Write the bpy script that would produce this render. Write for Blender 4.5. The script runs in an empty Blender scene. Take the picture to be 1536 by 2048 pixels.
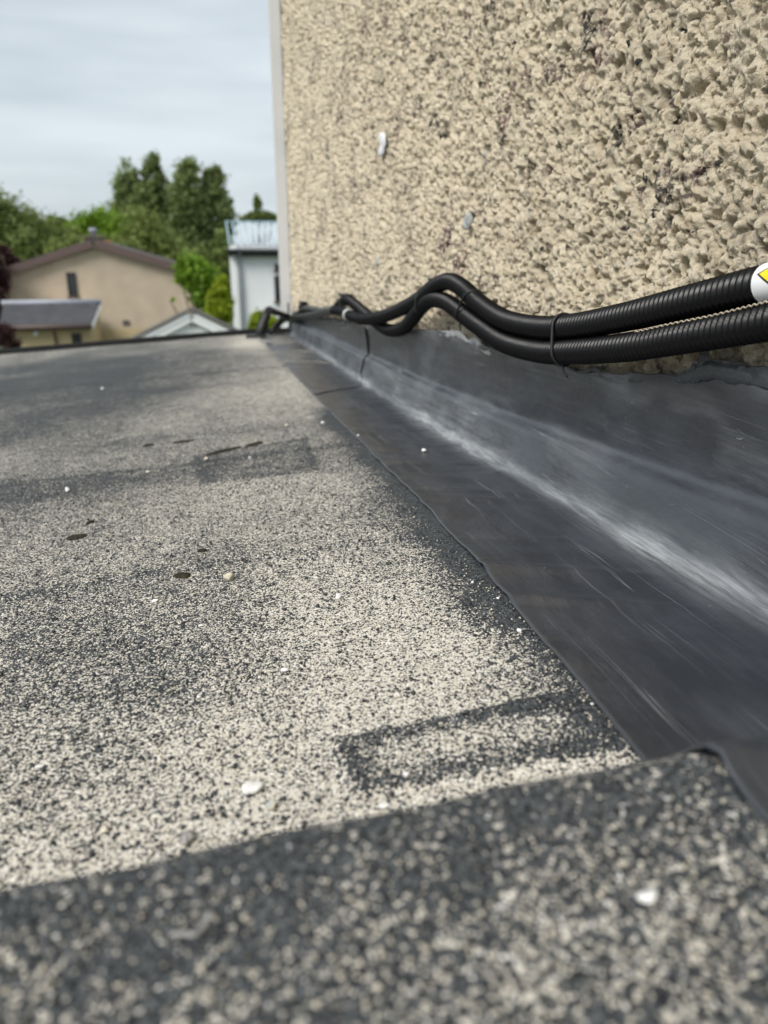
import bpy, bmesh, math, random
import numpy as np

# ------------------------------------------------------------------ camera
FPX = 1500.0                                   # focal length in photo pixels (photo 1536 x 2048)
PITCH = math.radians(18.54); YAW = math.radians(13.09)
sc = bpy.context.scene
cam_d = bpy.data.cameras.new('camera'); cam = bpy.data.objects.new('camera', cam_d)
sc.collection.objects.link(cam); sc.camera = cam
cam.location = (0, 0, 0)
cam.rotation_euler = (math.pi/2 - PITCH, 0, -YAW)
cam_d.sensor_fit = 'VERTICAL'; cam_d.sensor_height = 36.0
cam_d.lens = 36.0*FPX/2048.0
cam_d.clip_start = 0.01; cam_d.clip_end = 2000
cam_d.dof.use_dof = True; cam_d.dof.focus_distance = 0.56
cam_d.dof.aperture_fstop = cam_d.lens/3.7       # 3.7 mm entrance pupil, as a phone has

# ------------------------------------------------------------------ sky, sun, exposure
SUN_EL = math.radians(47); SUN_AZ = math.radians(-124)   # azimuth from +Y towards +X
world = bpy.data.worlds.new('World'); sc.world = world; world.use_nodes = True
wn = world.node_tree; wn.nodes.clear()
def wnode(t, **k):
    n = wn.nodes.new(t)
    for a, v in k.items(): setattr(n, a, v)
    return n
wout = wnode('ShaderNodeOutputWorld')
bg_sky = wnode('ShaderNodeBackground'); bg_cloud = wnode('ShaderNodeBackground'); wmix = wnode('ShaderNodeMixShader')
sky = wnode('ShaderNodeTexSky', sky_type='NISHITA'); sky.sun_disc = False
sky.sun_elevation = SUN_EL; sky.sun_rotation = SUN_AZ
sky.air_density = 1.0; sky.dust_density = 2.0
bg_sky.inputs['Strength'].default_value = 0.05
wtc = wnode('ShaderNodeTexCoord'); wmap = wnode('ShaderNodeMapping')
wmap.inputs['Scale'].default_value = (1.1, 1.1, 6.5); wmap.inputs['Location'].default_value = (0.35, 0.2, 0.15)
wnz = wnode('ShaderNodeTexNoise'); wnz.inputs['Scale'].default_value = 1.7; wnz.inputs['Detail'].default_value = 4; wnz.inputs['Roughness'].default_value = 0.45
wr = wnode('ShaderNodeValToRGB')
wr.color_ramp.elements[0].position = 0.37; wr.color_ramp.elements[0].color = (0.200, 0.229, 0.250, 1)
wr.color_ramp.elements[1].position = 0.63; wr.color_ramp.elements[1].color = (0.318, 0.347, 0.365, 1)
bg_cloud.inputs['Strength'].default_value = 1.0
wmix.inputs[0].default_value = 0.88
wn.links.new(wtc.outputs['Generated'], wmap.inputs['Vector']); wn.links.new(wmap.outputs[0], wnz.inputs['Vector'])
wn.links.new(wnz.outputs['Fac'], wr.inputs['Fac']); wn.links.new(wr.outputs['Color'], bg_cloud.inputs['Color'])
wn.links.new(sky.outputs['Color'], bg_sky.inputs['Color'])
wn.links.new(bg_sky.outputs[0], wmix.inputs[1]); wn.links.new(bg_cloud.outputs[0], wmix.inputs[2])
wn.links.new(wmix.outputs[0], wout.inputs['Surface'])

sun_d = bpy.data.lights.new('sun', 'SUN'); sun = bpy.data.objects.new('sun', sun_d); sc.collection.objects.link(sun)
sun_d.energy = 1.5; sun_d.angle = math.radians(28); sun_d.color = (1.0, 0.965, 0.91)
sun.location = (-20, -10, 40)
sun.rotation_euler = (math.pi/2 - SUN_EL, 0, math.pi - SUN_AZ)
sc.view_settings.view_transform = 'Standard'; sc.view_settings.look = 'None'
sc.view_settings.exposure = 1.35; sc.view_settings.gamma = 1.0; sc.view_settings.use_curve_mapping = False
sc.cycles.max_bounces = 5; sc.cycles.diffuse_bounces = 3; sc.cycles.glossy_bounces = 3

# ------------------------------------------------------------------ helpers
C = sc.collection
rng = np.random.default_rng(7); random.seed(7)
fw = np.array([math.sin(YAW)*math.cos(PITCH), math.cos(YAW)*math.cos(PITCH), -math.sin(PITCH)])
rt = np.array([math.cos(YAW), -math.sin(YAW), 0.0]); up = np.cross(rt, fw)
def ray(x, y): return fw + rt*(x-768)/FPX + up*(1024-y)/FPX
def on_x(x, y, X): r = ray(x, y); return r*X/r[0]          # where a photo point meets the plane X
def on_y(x, y, Y): r = ray(x, y); return r*Y/r[1]
def on_z(x, y, Z): r = ray(x, y); return r*Z/r[2]

def hash2(i, j, s=0):
    h = (i.astype(np.int64)*374761393 + j.astype(np.int64)*668265263 + s*1442695041) & 0xffffffff
    h = ((h ^ (h >> 13))*1274126177) & 0xffffffff
    h = ((h ^ (h >> 16))*2246822519) & 0xffffffff
    return ((h ^ (h >> 15)) & 0xffffff)/float(0x1000000)
def vnoise(x, y, s=0):
    i = np.floor(x); j = np.floor(y); u = x-i; v = y-j
    u = u*u*(3-2*u); v = v*v*(3-2*v)
    a = hash2(i, j, s); b = hash2(i+1, j, s); c = hash2(i, j+1, s); d = hash2(i+1, j+1, s)
    return (a*(1-u)+b*u)*(1-v)+(c*(1-u)+d*u)*v
def fbm(x, y, s=0, o=3):
    t = 0; a = 1.0; n = 0
    for k in range(o):
        t = t + a*vnoise(x*2**k, y*2**k, s+k); n += a; a *= .5
    return t/n
def worley(x, y, s=0):
    i = np.floor(x); j = np.floor(y)
    best = np.full(x.shape, 9.0); bid = np.zeros(x.shape)
    for di in (-1, 0, 1):
        for dj in (-1, 0, 1):
            a = i+di; b = j+dj
            px = a+hash2(a, b, s); py = b+hash2(a, b, s+11)
            d = (px-x)**2+(py-y)**2
            m = d < best
            best = np.where(m, d, best); bid = np.where(m, hash2(a, b, s+23), bid)
    return np.sqrt(best), bid
def smooth(a, b, x):
    t = np.clip((x-a)/(b-a), 0, 1); return t*t*(3-2*t)

def link(name, me, mats, parent=None):
    o = bpy.data.objects.new(name, me); C.objects.link(o)
    if parent: o.parent = parent
    if mats is not None:
        for m in (mats if isinstance(mats, (list, tuple)) else [mats]): me.materials.append(m)
    return o
def tag(o, label, cat, group=None, kind=None):
    if label: o['label'] = label
    if cat: o['category'] = cat
    if group: o['group'] = group
    if kind: o['kind'] = kind
    return o
def empty(name, loc, label, cat, group=None):
    o = bpy.data.objects.new(name, None); C.objects.link(o); o.location = loc; o.empty_display_size = .1
    return tag(o, label, cat, group)
def set_smooth(me, f=True):
    me.polygons.foreach_set('use_smooth', np.full(len(me.polygons), f, dtype=bool))
def grid_mesh(name, P, attrs=None, uv=None, flip=False, sm=True):
    n, m = P.shape[:2]
    me = bpy.data.meshes.new(name)
    idx = np.arange(n*m).reshape(n, m)
    q = np.stack([idx[:-1, :-1], idx[1:, :-1], idx[1:, 1:], idx[:-1, 1:]], -1).reshape(-1, 4)
    if flip: q = q[:, ::-1]
    me.vertices.add(n*m); me.vertices.foreach_set('co', P.reshape(-1).astype(np.float32))
    me.loops.add(q.size); me.loops.foreach_set('vertex_index', q.reshape(-1).astype(np.int32))
    me.polygons.add(len(q)); me.polygons.foreach_set('loop_start', np.arange(0, q.size, 4, dtype=np.int32))
    me.polygons.foreach_set('loop_total', np.full(len(q), 4, dtype=np.int32))
    me.update(calc_edges=True)
    for k, v in (attrs or {}).items():
        a = me.attributes.new(k, 'FLOAT', 'POINT'); a.data.foreach_set('value', v.reshape(-1).astype(np.float32))
    if uv is not None:
        l = me.uv_layers.new(name='UVMap'); l.data.foreach_set('uv', uv.reshape(-1, 2)[q.reshape(-1)].reshape(-1).astype(np.float32))
    set_smooth(me, sm)
    return me
def raw_mesh(name, V, F, sm=False):
    me = bpy.data.meshes.new(name); me.from_pydata([tuple(v) for v in V], [], [tuple(f) for f in F]); me.update()
    set_smooth(me, sm); return me
def catmull(pts, n):
    pts = np.array(pts, float)
    P = np.vstack([2*pts[0]-pts[1], pts, 2*pts[-1]-pts[-2]])
    out = []
    for i in range(1, len(P)-2):
        t = np.linspace(0, 1, n, endpoint=False)[:, None]
        a, b, c, d = P[i-1], P[i], P[i+1], P[i+2]
        out.append(.5*((2*b)+(c-a)*t+(2*a-5*b+4*c-d)*t**2+(-a+3*b-3*c+d)*t**3))
    return np.vstack(out+[pts[-1:]])
def resample(P, s):
    L = np.concatenate([[0], np.cumsum(np.linalg.norm(np.diff(P, axis=0), axis=1))])
    return np.stack([np.interp(s, L, P[:, k]) for k in range(P.shape[1])], 1), L[-1]
def tube_mesh(name, P, R, seg=12, caps=True, squash=None):
    """closed tube through the points P with radius R per point"""
    P = np.asarray(P, float); n = len(P); R = np.broadcast_to(np.asarray(R, float), (n,))
    T = np.gradient(P, axis=0); T /= np.linalg.norm(T, axis=1)[:, None]+1e-12
    ref = np.array([0, 0, 1.0]) if abs(T[0][2]) < .9 else np.array([1.0, 0, 0])
    N = np.zeros_like(P); v = ref-T[0]*(ref@T[0]); v /= np.linalg.norm(v)
    for i in range(n):
        v = v-T[i]*(v@T[i]); v /= np.linalg.norm(v)+1e-12; N[i] = v
    B = np.cross(T, N); a = np.linspace(0, 2*np.pi, seg, endpoint=False)
    sq = (1, 1) if squash is None else squash
    V = (P[:, None]+R[:, None, None]*(N[:, None]*np.cos(a)[None, :, None]*sq[0]+B[:, None]*np.sin(a)[None, :, None]*sq[1])).reshape(-1, 3)
    i = np.arange(n-1)[:, None]*seg; k = np.arange(seg)[None]; k2 = (k+1) % seg
    q = np.stack([i+k, i+k2, i+seg+k2, i+seg+k], -1).reshape(-1, 4)
    F = q.tolist()
    if caps: F += [list(range(seg))[::-1], [(n-1)*seg+x for x in range(seg)]]
    return raw_mesh(name, V.tolist(), F, True)
def box_data(lo, hi):
    x0, y0, z0 = lo; x1, y1, z1 = hi
    V = [(x0,y0,z0),(x1,y0,z0),(x1,y1,z0),(x0,y1,z0),(x0,y0,z1),(x1,y0,z1),(x1,y1,z1),(x0,y1,z1)]
    return V, [(0,3,2,1),(4,5,6,7),(0,1,5,4),(1,2,6,5),(2,3,7,6),(3,0,4,7)]
def box(name, lo, hi, mat, parent=None, bevel=0):
    me = raw_mesh(name, *box_data(lo, hi))
    if bevel:
        bm = bmesh.new(); bm.from_mesh(me); bmesh.ops.bevel(bm, geom=bm.edges[:], offset=bevel, segments=2, affect='EDGES', profile=.6); bm.to_mesh(me); bm.free()
    return link(name, me, mat, parent)
def prism(name, poly, vec, mat, parent=None):
    """polygon (3D points, in order) pushed along vec"""
    n = len(poly); v = np.array(vec); V = [tuple(p) for p in poly]+[tuple(np.array(p)+v) for p in poly]
    F = [tuple(range(n))[::-1], tuple(range(n, 2*n))]+[(i, (i+1) % n, n+(i+1) % n, n+i) for i in range(n)]
    me = raw_mesh(name, V, F); bm = bmesh.new(); bm.from_mesh(me); bmesh.ops.recalc_face_normals(bm, faces=bm.faces[:]); bm.to_mesh(me); bm.free()
    return link(name, me, mat, parent)
def blob_mesh(name, scale, seed, sub=3, rough=.25, freq=1.6):
    bm = bmesh.new(); bmesh.ops.create_icosphere(bm, subdivisions=sub, radius=1)
    r = np.random.default_rng(seed); K = r.normal(size=(7, 3))*freq; ph = r.uniform(0, 6.28, 7)
    pl = r.normal(size=(6, 3)); pl /= np.linalg.norm(pl, axis=1)[:, None]
    for v in bm.verts:
        c = np.array(v.co); s = 1+rough*np.sin(K@c+ph).mean()*1.6
        c = c*s
        for p in pl:                               # a few flat faces, as a chipped stone has
            d = c@p-.56
            if d > 0: c = c-p*d*.95
        v.co = c*np.array(scale)
    me = bpy.data.meshes.new(name); bm.to_mesh(me); bm.free(); set_smooth(me, True); return me

# ------------------------------------------------------------------ materials
class NT:
    def __init__(s, name):
        s.m = bpy.data.materials.new(name); s.m.use_nodes = True; s.t = s.m.node_tree
        s.b = s.t.nodes['Principled BSDF']; s._tc = None
    def n(s, t, **k):
        x = s.t.nodes.new(t)
        for a, v in k.items(): setattr(x, a, v)
        return x
    def l(s, a, b): s.t.links.new(a, b)
    def put(s, sock, v):
        if hasattr(v, 'is_linked') or isinstance(v, bpy.types.NodeSocket): s.l(v, sock)
        else: sock.default_value = v
    def co(s, kind='Object'):
        if s._tc is None: s._tc = s.n('ShaderNodeTexCoord')
        return s._tc.outputs[kind]
    def scaled(s, vec, sx, sy, sz):
        m = s.n('ShaderNodeMapping'); s.l(vec, m.inputs['Vector']); m.inputs['Scale'].default_value = (sx, sy, sz); return m.outputs[0]
    def noise(s, scale, detail=2, rough=.5, vec=None, dist=0):
        x = s.n('ShaderNodeTexNoise'); s.l(vec or s.co(), x.inputs['Vector'])
        x.inputs['Scale'].default_value = scale; x.inputs['Detail'].default_value = detail; x.inputs['Roughness'].default_value = rough; x.inputs['Distortion'].default_value = dist
        return x.outputs['Fac']
    def vor(s, scale, out='Distance', vec=None, feature='F1'):
        x = s.n('ShaderNodeTexVoronoi', feature=feature); s.l(vec or s.co(), x.inputs['Vector']); x.inputs['Scale'].default_value = scale
        return x.outputs[out]
    def math(s, op, a, b=0, c=0, clamp=False):
        x = s.n('ShaderNodeMath', operation=op, use_clamp=clamp)
        for k, v in enumerate((a, b, c)): s.put(x.inputs[k], v)
        return x.outputs[0]
    def ramp(s, fac, a, b, ca=(0, 0, 0, 1), cb=(1, 1, 1, 1)):
        x = s.n('ShaderNodeValToRGB'); s.put(x.inputs['Fac'], fac); e = x.color_ramp.elements
        e[0].position = a; e[0].color = ca; e[1].position = b; e[1].color = cb; return x.outputs['Color']
    def mix(s, fac, a, b, blend='MIX'):
        x = s.n('ShaderNodeMix', data_type='RGBA', blend_type=blend)
        s.put(x.inputs[0], fac); s.put(x.inputs[6], a); s.put(x.inputs[7], b); return x.outputs[2]
    def attr(s, name, out='Fac'):
        x = s.n('ShaderNodeAttribute'); x.attribute_name = name; return x.outputs[out]
    def bump(s, h, dist, strength=1, prev=None):
        x = s.n('ShaderNodeBump'); s.l(h, x.inputs['Height']); x.inputs['Distance'].default_value = dist; x.inputs['Strength'].default_value = strength
        if prev is not None: s.l(prev, x.inputs['Normal'])
        return x.outputs[0]
    def fin(s, col=None, rough=None, normal=None, spec=None, metal=None):
        if col is not None: s.put(s.b.inputs['Base Color'], col)
        if rough is not None: s.put(s.b.inputs['Roughness'], rough)
        if normal is not None: s.l(normal, s.b.inputs['Normal'])
        if spec is not None: s.b.inputs['Specular IOR Level'].default_value = spec
        if metal is not None: s.b.inputs['Metallic'].default_value = metal
        return s.m
def c4(r, g, b): return (r, g, b, 1)
def plain(name, col, rough=.6, spec=.4, var=.15, scale=8, bump=0, bscale=60):
    t = NT(name); nz = t.noise(scale, 4)
    lo = c4(*[max(0, x*(1-var)) for x in col]); hi = c4(*[min(1, x*(1+var)) for x in col])
    return t.fin(t.ramp(nz, .3, .7, lo, hi), rough, t.bump(t.noise(bscale, 3), bump) if bump else None, spec)

def felt_material(name, gsize=1000.0, bdist=.0016):
    """slate granules of mixed size and tone, with cream grit filling the hollows between them"""
    t = NT(name)
    w = t.n('ShaderNodeTexNoise'); t.l(t.co(), w.inputs['Vector']); w.inputs['Scale'].default_value = gsize*1.1; w.inputs['Detail'].default_value = 1
    vs = t.n('ShaderNodeVectorMath', operation='SCALE'); t.l(w.outputs['Color'], vs.inputs[0]); vs.inputs['Scale'].default_value = .9/gsize
    va = t.n('ShaderNodeVectorMath', operation='ADD'); t.l(t.co(), va.inputs[0]); t.l(vs.outputs[0], va.inputs[1])
    def cells(sc_):
        x = t.n('ShaderNodeTexVoronoi'); t.l(va.outputs[0], x.inputs['Vector']); x.inputs['Scale'].default_value = sc_
        c = t.n('ShaderNodeSeparateColor'); t.l(x.outputs['Color'], c.inputs[0]); return x.outputs['Distance'], c.outputs
    d1, c1 = cells(gsize); d2, c2 = cells(gsize*.45)
    v = t.math('ADD', t.attr('dust'), t.math('SUBTRACT', c1[0], .5))
    v = t.math('ADD', v, t.math('MULTIPLY', t.math('SUBTRACT', t.noise(gsize*.28, 2, .5), .5), .9))
    v = t.math('ADD', v, t.math('MULTIPLY', t.math('SUBTRACT', t.noise(46, 4, .6), .5), .6))
    big = t.math('MULTIPLY', t.ramp(c2[0], .84, .86), t.ramp(d2, .36, .42, c4(1, 1, 1), c4(0, 0, 0)))      # stray larger slates
    cream_f = t.math('MULTIPLY', t.ramp(v, .46, .56), t.math('SUBTRACT', 1.0, big))
    cream = t.ramp(t.noise(gsize*1.2, 2), .3, .7, c4(.47, .435, .37), c4(.80, .755, .665))
    cream = t.mix(t.ramp(c1[2], .90, .92), cream, c4(.86, .84, .80))
    slate = t.ramp(c1[1], .15, 1.0, c4(.014, .016, .019), c4(.135, .147, .158))
    slate = t.mix(big, slate, c4(.022, .024, .027))
    col = t.mix(cream_f, slate, cream)
    dome = t.math('SUBTRACT', 1.0, t.math('MULTIPLY', d1, d1))
    hgt = t.math('MULTIPLY', dome, t.math('SUBTRACT', 1.0, t.math('MULTIPLY', cream_f, .55)))
    hgt = t.math('ADD', hgt, t.math('MULTIPLY', big, t.math('SUBTRACT', 1.0, d2)))
    return t.fin(col, .8, t.bump(hgt, bdist, .9), .28)
M = {}
M['felt'] = felt_material('mineral_felt')
M['felt_kerb'] = felt_material('mineral_felt_kerb', 1000.0)

# roughcast render: cream masonry paint over thrown grit, chipped to grey and mauve stone here and there
t = NT('roughcast')
c0 = t.ramp(t.noise(26, 4, .6), .3, .7, c4(.70, .575, .39), c4(.90, .79, .60))
c0 = t.mix(t.ramp(t.noise(210, 3, .6), .35, .75), c0, c4(.88, .79, .62))
grime = t.math('MULTIPLY', t.ramp(t.noise(9, 4, .65), .47, .68), t.ramp(t.noise(95, 3, .6), .38, .62))
c0 = t.mix(t.math('MULTIPLY', grime, .7), c0, c4(.30, .25, .19))
chip = t.math('MULTIPLY', t.ramp(t.noise(13, 3, .6, dist=.6), .56, .63), t.ramp(t.noise(120, 3, .6), .42, .58))
c0 = t.mix(chip, c0, t.mix(t.ramp(t.noise(22, 2), .44, .56), c4(.085, .078, .072), c4(.24, .155, .145)))
vw = t.n('ShaderNodeVectorMath', operation='ADD'); t.l(t.co(), vw.inputs[0])
wn_ = t.n('ShaderNodeTexNoise'); t.l(t.co(), wn_.inputs['Vector']); wn_.inputs['Scale'].default_value = 150; ws_ = t.n('ShaderNodeVectorMath', operation='SCALE'); t.l(wn_.outputs['Color'], ws_.inputs[0]); ws_.inputs['Scale'].default_value = .012
t.l(ws_.outputs[0], vw.inputs[1])
sv = t.n('ShaderNodeTexVoronoi'); t.l(vw.outputs[0], sv.inputs['Vector']); sv.inputs['Scale'].default_value = 95
sep = t.n('ShaderNodeSeparateColor'); t.l(sv.outputs['Color'], sep.inputs[0])
bare = t.math('MULTIPLY', t.ramp(sep.outputs[0], .935, .945), t.ramp(sv.outputs['Distance'], .38, .5, c4(1, 1, 1), c4(0, 0, 0)))      # bare stones the paint has worn off
c0 = t.mix(bare, c0, t.ramp(sep.outputs[1], .2, .8, c4(.07, .065, .06), c4(.30, .22, .19)))
pale = t.ramp(t.vor(75, 'Color'), .93, .95)
c0 = t.mix(t.math('MULTIPLY', pale, .5), c0, c4(.62, .62, .58))
nb = t.bump(t.noise(480, 5, .78), .0046, .95)
nb = t.bump(t.math('MINIMUM', t.vor(430), .35), .0030, .9, nb)
M['roughcast'] = t.fin(c0, .88, nb, .25)

# flashing: black rubbery sheet, scuffed and scratched lengthwise
t = NT('flashing_sheet')
uv = t.co('UV')
s1 = t.noise(1, 2, .5, t.scaled(uv, 5, 420, 1)); sm = t.noise(1, 4, .6, t.scaled(uv, 9, 26, 1))
def lines(su, sv, level, width, mask_a, mask_b):      # long thin scratches: contour lines of a stretched noise
    n_ = t.noise(1, 3, .55, t.scaled(uv, su, sv, 1))
    return t.math('MULTIPLY', t.ramp(t.math('ABSOLUTE', t.math('SUBTRACT', n_, level)), width*.35, width, c4(1, 1, 1), c4(0, 0, 0)), t.ramp(t.noise(1, 2, .5, t.scaled(uv, su*4+3, sv*.4, 1)), mask_a, mask_b))
scr = t.math('MAXIMUM', lines(.45, 38, .5, .0032, .42, .64), lines(.8, 70, .57, .0036, .50, .64))
scr = t.math('MAXIMUM', scr, lines(9, 30, .62, .003, .60, .66))
smear = t.ramp(sm, .42, .78)
col = t.mix(smear, c4(.024, .027, .034), c4(.052, .057, .069))
col = t.mix(t.math('MULTIPLY', scr, .55), col, c4(.30, .305, .315))
dust = t.math('MULTIPLY', t.attr('dust'), t.ramp(t.noise(1, 4, .7, t.scaled(uv, 14, 150, 1)), .28, .66))  # chalk dust plus the crease's sky highlight, both put into the colour
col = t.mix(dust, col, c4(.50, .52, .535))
fleck = t.math('MULTIPLY', t.ramp(t.vor(260, 'Distance'), .10, .13, c4(1, 1, 1), c4(0, 0, 0)), t.ramp(t.vor(260, 'Color'), .90, .91))
col = t.mix(fleck, col, c4(.45, .45, .44))
rough = t.math('ADD', t.math('MULTIPLY', t.ramp(s1, .3, .7), .10), t.math('ADD', .28, t.math('MULTIPLY', smear, .14)))
rough = t.math('ADD', rough, t.math('MULTIPLY', dust, .25))
nb = t.bump(s1, .00022, .5); nb = t.bump(t.noise(1, 4, .55, t.scaled(uv, 16, 22, 1)), .0065, .45, nb)
M['flashing'] = t.fin(col, rough, nb, .9)

t = NT('black_plastic'); sp = t.ramp(t.vor(300, 'Color'), .955, .96); col = t.mix(t.math('MULTIPLY', sp, t.ramp(t.vor(300), .1, .16, c4(1,1,1), c4(0,0,0))), c4(.004, .004, .0045), c4(.4, .38, .34))
M['conduit'] = t.fin(col, t.math('ADD', .23, t.math('MULTIPLY', t.noise(50, 3), .2)), None, .25)
M['black'] = plain('black_nylon', (.012, .012, .013), .5, .4)
M['sealant'] = plain('grey_mastic', (.055, .06, .066), .34, .5, .2, 60, .002, 90)
M['pale_mastic'] = plain('pale_mastic', (.34, .35, .35), .5, .4, .25, 70, .002, 90)
M['label_white'] = plain('label_white', (.80, .81, .82), .35, .5, .02)
M['label_yellow'] = plain('label_yellow', (.85, .66, .01), .35, .5, .02)
M['string'] = plain('jute_string', (.42, .36, .27), .9, .2, .2, 200)
M['trim'] = plain('upvc_trim', (.60, .61, .62), .4, .5, .05, 3)
M['filler'] = plain('white_filler', (.70, .71, .72), .8, .3, .08, 60, .003, 120)
M['edge'] = plain('black_edge_trim', (.010, .0105, .011), .75, .15, .2, 20)
M['grey_core'] = plain('block_core', (.4, .36, .28), .9, .2)
M['wet'] = plain('wet_dirt', (.026, .022, .013), .8, .2, .5, 90, .002, 300)
def stone_mat(name, a, b, sc_=160):
    t = NT(name); return t.fin(t.ramp(t.noise(sc_, 4, .65), .35, .68, c4(*a), c4(*b)), .8, t.bump(t.noise(500, 3), .0012, .6), .3)
M['stone_white'] = stone_mat('stone_white', (.68, .67, .65), (.90, .89, .87))
M['stone_cream'] = stone_mat('stone_cream', (.48, .43, .33), (.70, .65, .54))
M['stone_grey'] = stone_mat('stone_grey', (.08, .08, .08), (.62, .61, .59), 90)
M['stone_blue'] = stone_mat('stone_blue', (.30, .36, .40), (.62, .53, .36), 110)

# ------------------------------------------------------------------ the flat roof
D = 0.38                                            # camera to roughcast wall
EDGE_X = 0.20                                       # free edge of the flashing
def edge_x(y): return np.interp(y, [.1, .25, .35, .45, .55, .65, .80, 1.0, 1.3, 2.75], [.162, .1735, .1815, .1890, .1950, .1995, .2035, .2060, .2062, .204])
YS = [-.3, .15, .25, .5, .9, 1.3, 1.8, 2.5, 3.3, 6]; ZS = [-.205, -.207, -.21, -.226, -.246, -.259, -.270, -.282, -.293, -.30]
def roof_z(x, y):
    return np.interp(y, YS, ZS) - .06*np.maximum(0, EDGE_X-np.asarray(x, float))
def on_roof(px, py):
    z = -.24
    for _ in range(25):
        p = on_z(px, py, z); z = .5*z+.5*float(roof_z(p[0], p[1]))
    return on_z(px, py, z)
def kerb_y(x): return .1675+.054*np.asarray(x, float)+.0004*np.sin(np.asarray(x)*83+1)
KERB_Z = -.153
FAR_Y = 3.22

roof = empty('flat_roof', (0, 1.5, -.25), 'grey mineral felt flat roof dusted with cream grit, beside roughcast wall', 'roof')
def at0(o):                                        # meshes are written in world coordinates; undo the parent's offset
    if o.parent: o.location = -np.array(o.parent.location) if o.parent.parent is None else (0, 0, 0)
    return o

xs = np.concatenate([np.linspace(-2.6, -.8, 40, endpoint=False), np.linspace(-.8, -.25, 130, endpoint=False), np.linspace(-.25, .22, 190, endpoint=False), np.linspace(.22, .40, 20)])
u = np.linspace(0, 1, 420)
ys = .19*(3.24/.19)**u
X, Y = np.meshgrid(xs, ys, indexing='ij')
dust = .44+.22*(fbm(X*9, Y*5, 3, 4)-.5)*2*.8
def gauss(px, py, sx, sy, amp, rot=0):
    global dust
    p = on_roof(px, py); a = X-p[0]; b = Y-p[1]; c, s = math.cos(rot), math.sin(rot)
    a, b = a*c+b*s, -a*s+b*c
    dust = dust+amp*np.exp(-.5*((a/sx)**2+(b/sy)**2))
for g in [(760, 1230, .05, .09, .30), (700, 1080, .045, .05, .10), (480, 1640, .14, .045, .30), (250, 1480, .10, .03, .10), (620, 760, .045, .35, .42),
          (500, 690, .06, .25, .40), (520, 980, .10, .05, .10), (800, 1350, .05, .03, .12), (930, 1290, .03, .03, .12), (1000, 1600, .2, .02, .15), (450, 800, .12, .22, .16),
          (90, 985, .13, .065, -.34), (260, 960, .06, .03, -.12), (150, 760, .35, .5, -.22), (60, 1200, .09, .07, -.15), (230, 1290, .06, .04, -.08), (0, 1340, .05, .03, -.06), (300, 1380, .06, .03, -.03),
          (0, 880, .15, .1, -.10), (640, 930, .03, .05, -.1), (560, 1090, .10, .012, -.10), (300, 1170, .12, .02, -.06), (430, 870, .2, .03, -.10), (350, 780, .2, .04, -.10), (700, 1540, .012, .020, -.20), (200, 820, .25, .35, -.16), (0, 760, .4, .5, -.16), (0, 1000, .14, .25, -.08), (300, 720, .5, .6, -.16)]:
    gauss(*g)
# grit swept away beside the flashing
wv = .016+.022*fbm(Y*7, Y*0+3.3, 5, 3)
strip = np.exp(-.5*(np.maximum(0, edge_x(Y)-X)/wv)**2)*smooth(.22, .36, Y)*(1-smooth(1.15, 1.6, Y))
dust -= .45*strip*(.45+.9*fbm(X*22, Y*12, 8, 3))
dust -= .18*np.exp(-.5*(np.maximum(0, edge_x(Y)-X)/.012)**2)
def quad_sd(pts):
    """distance inside a convex quad (positive inside), world x, y"""
    d = np.full(X.shape, 9.0); P = [np.array(p) for p in pts]; c = sum(P)/4
    for i in range(4):
        a, b = P[i], P[(i+1) % 4]; n = np.array([-(b-a)[1], (b-a)[0]]); n /= np.linalg.norm(n)
        if (c-a)@n < 0: n = -n
        d = np.minimum(d, (X-a[0])*n[0]+(Y-a[1])*n[1])
    return d
H = np.zeros_like(X)
for corners, amp, inner, hh in [([(668, 1480), (1150, 1382), (1260, 1500), (705, 1595)], .64, -.08, .0024),
                                ([(385, 915), (615, 880), (640, 945), (400, 970)], .12, -.14, .0016),
                                ([(915, 1195), (1010, 1180), (1060, 1250), (935, 1275)], .30, -.05, .0012)]:
    w = [on_roof(*c)[:2] for c in corners]
    d = quad_sd(w)+.004*(fbm(X*60, Y*60, 4, 2)-.5)
    inside = smooth(-.003, .003, d)
    dust -= inside*(amp*(.6+.6*fbm(X*25, Y*25, 14, 2))*np.exp(-.5*((d-.005)/.008)**2)-inner)
    H += hh*inside
# lap joints between the rolls of felt, running across the roof
for yj, hj in ((.60, .0012), (1.02, .0014), (2.05, .002)):
    yl = yj+.02*X+.012*(fbm(X*5, X*0, 6)-.5)
    H += hj*smooth(-.006, .006, Y-yl)
    dust -= .15*np.exp(-.5*((Y-yl)/.006)**2)
dust = np.clip(dust, -.2, .74)
Z = roof_z(X, Y)+H+.0035*(fbm(X*7, Y*5, 9, 3)-.5)+.0008*(fbm(X*60, Y*60, 10, 2)-.5)
def surf_z(x, y):
    x = np.atleast_1d(np.asarray(x, float)); y = np.atleast_1d(np.asarray(y, float))
    xs, ys, Z = felt_xs, felt_ys, felt_Z
    i = np.clip(np.searchsorted(xs, x)-1, 0, len(xs)-2); j = np.clip(np.searchsorted(ys, y)-1, 0, len(ys)-2)
    a = np.clip((x-xs[i])/(xs[i+1]-xs[i]), 0, 1); b = np.clip((y-ys[j])/(ys[j+1]-ys[j]), 0, 1)
    return (Z[i, j]*(1-a)+Z[i+1, j]*a)*(1-b)+(Z[i, j+1]*(1-a)+Z[i+1, j+1]*a)*b
felt_xs, felt_ys, felt_Z = xs, ys, Z
felt = link('felt_sheet', grid_mesh('felt_sheet', np.stack([X, Y, Z], -1), {'dust': dust}), M['felt'], roof); at0(felt)

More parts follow.
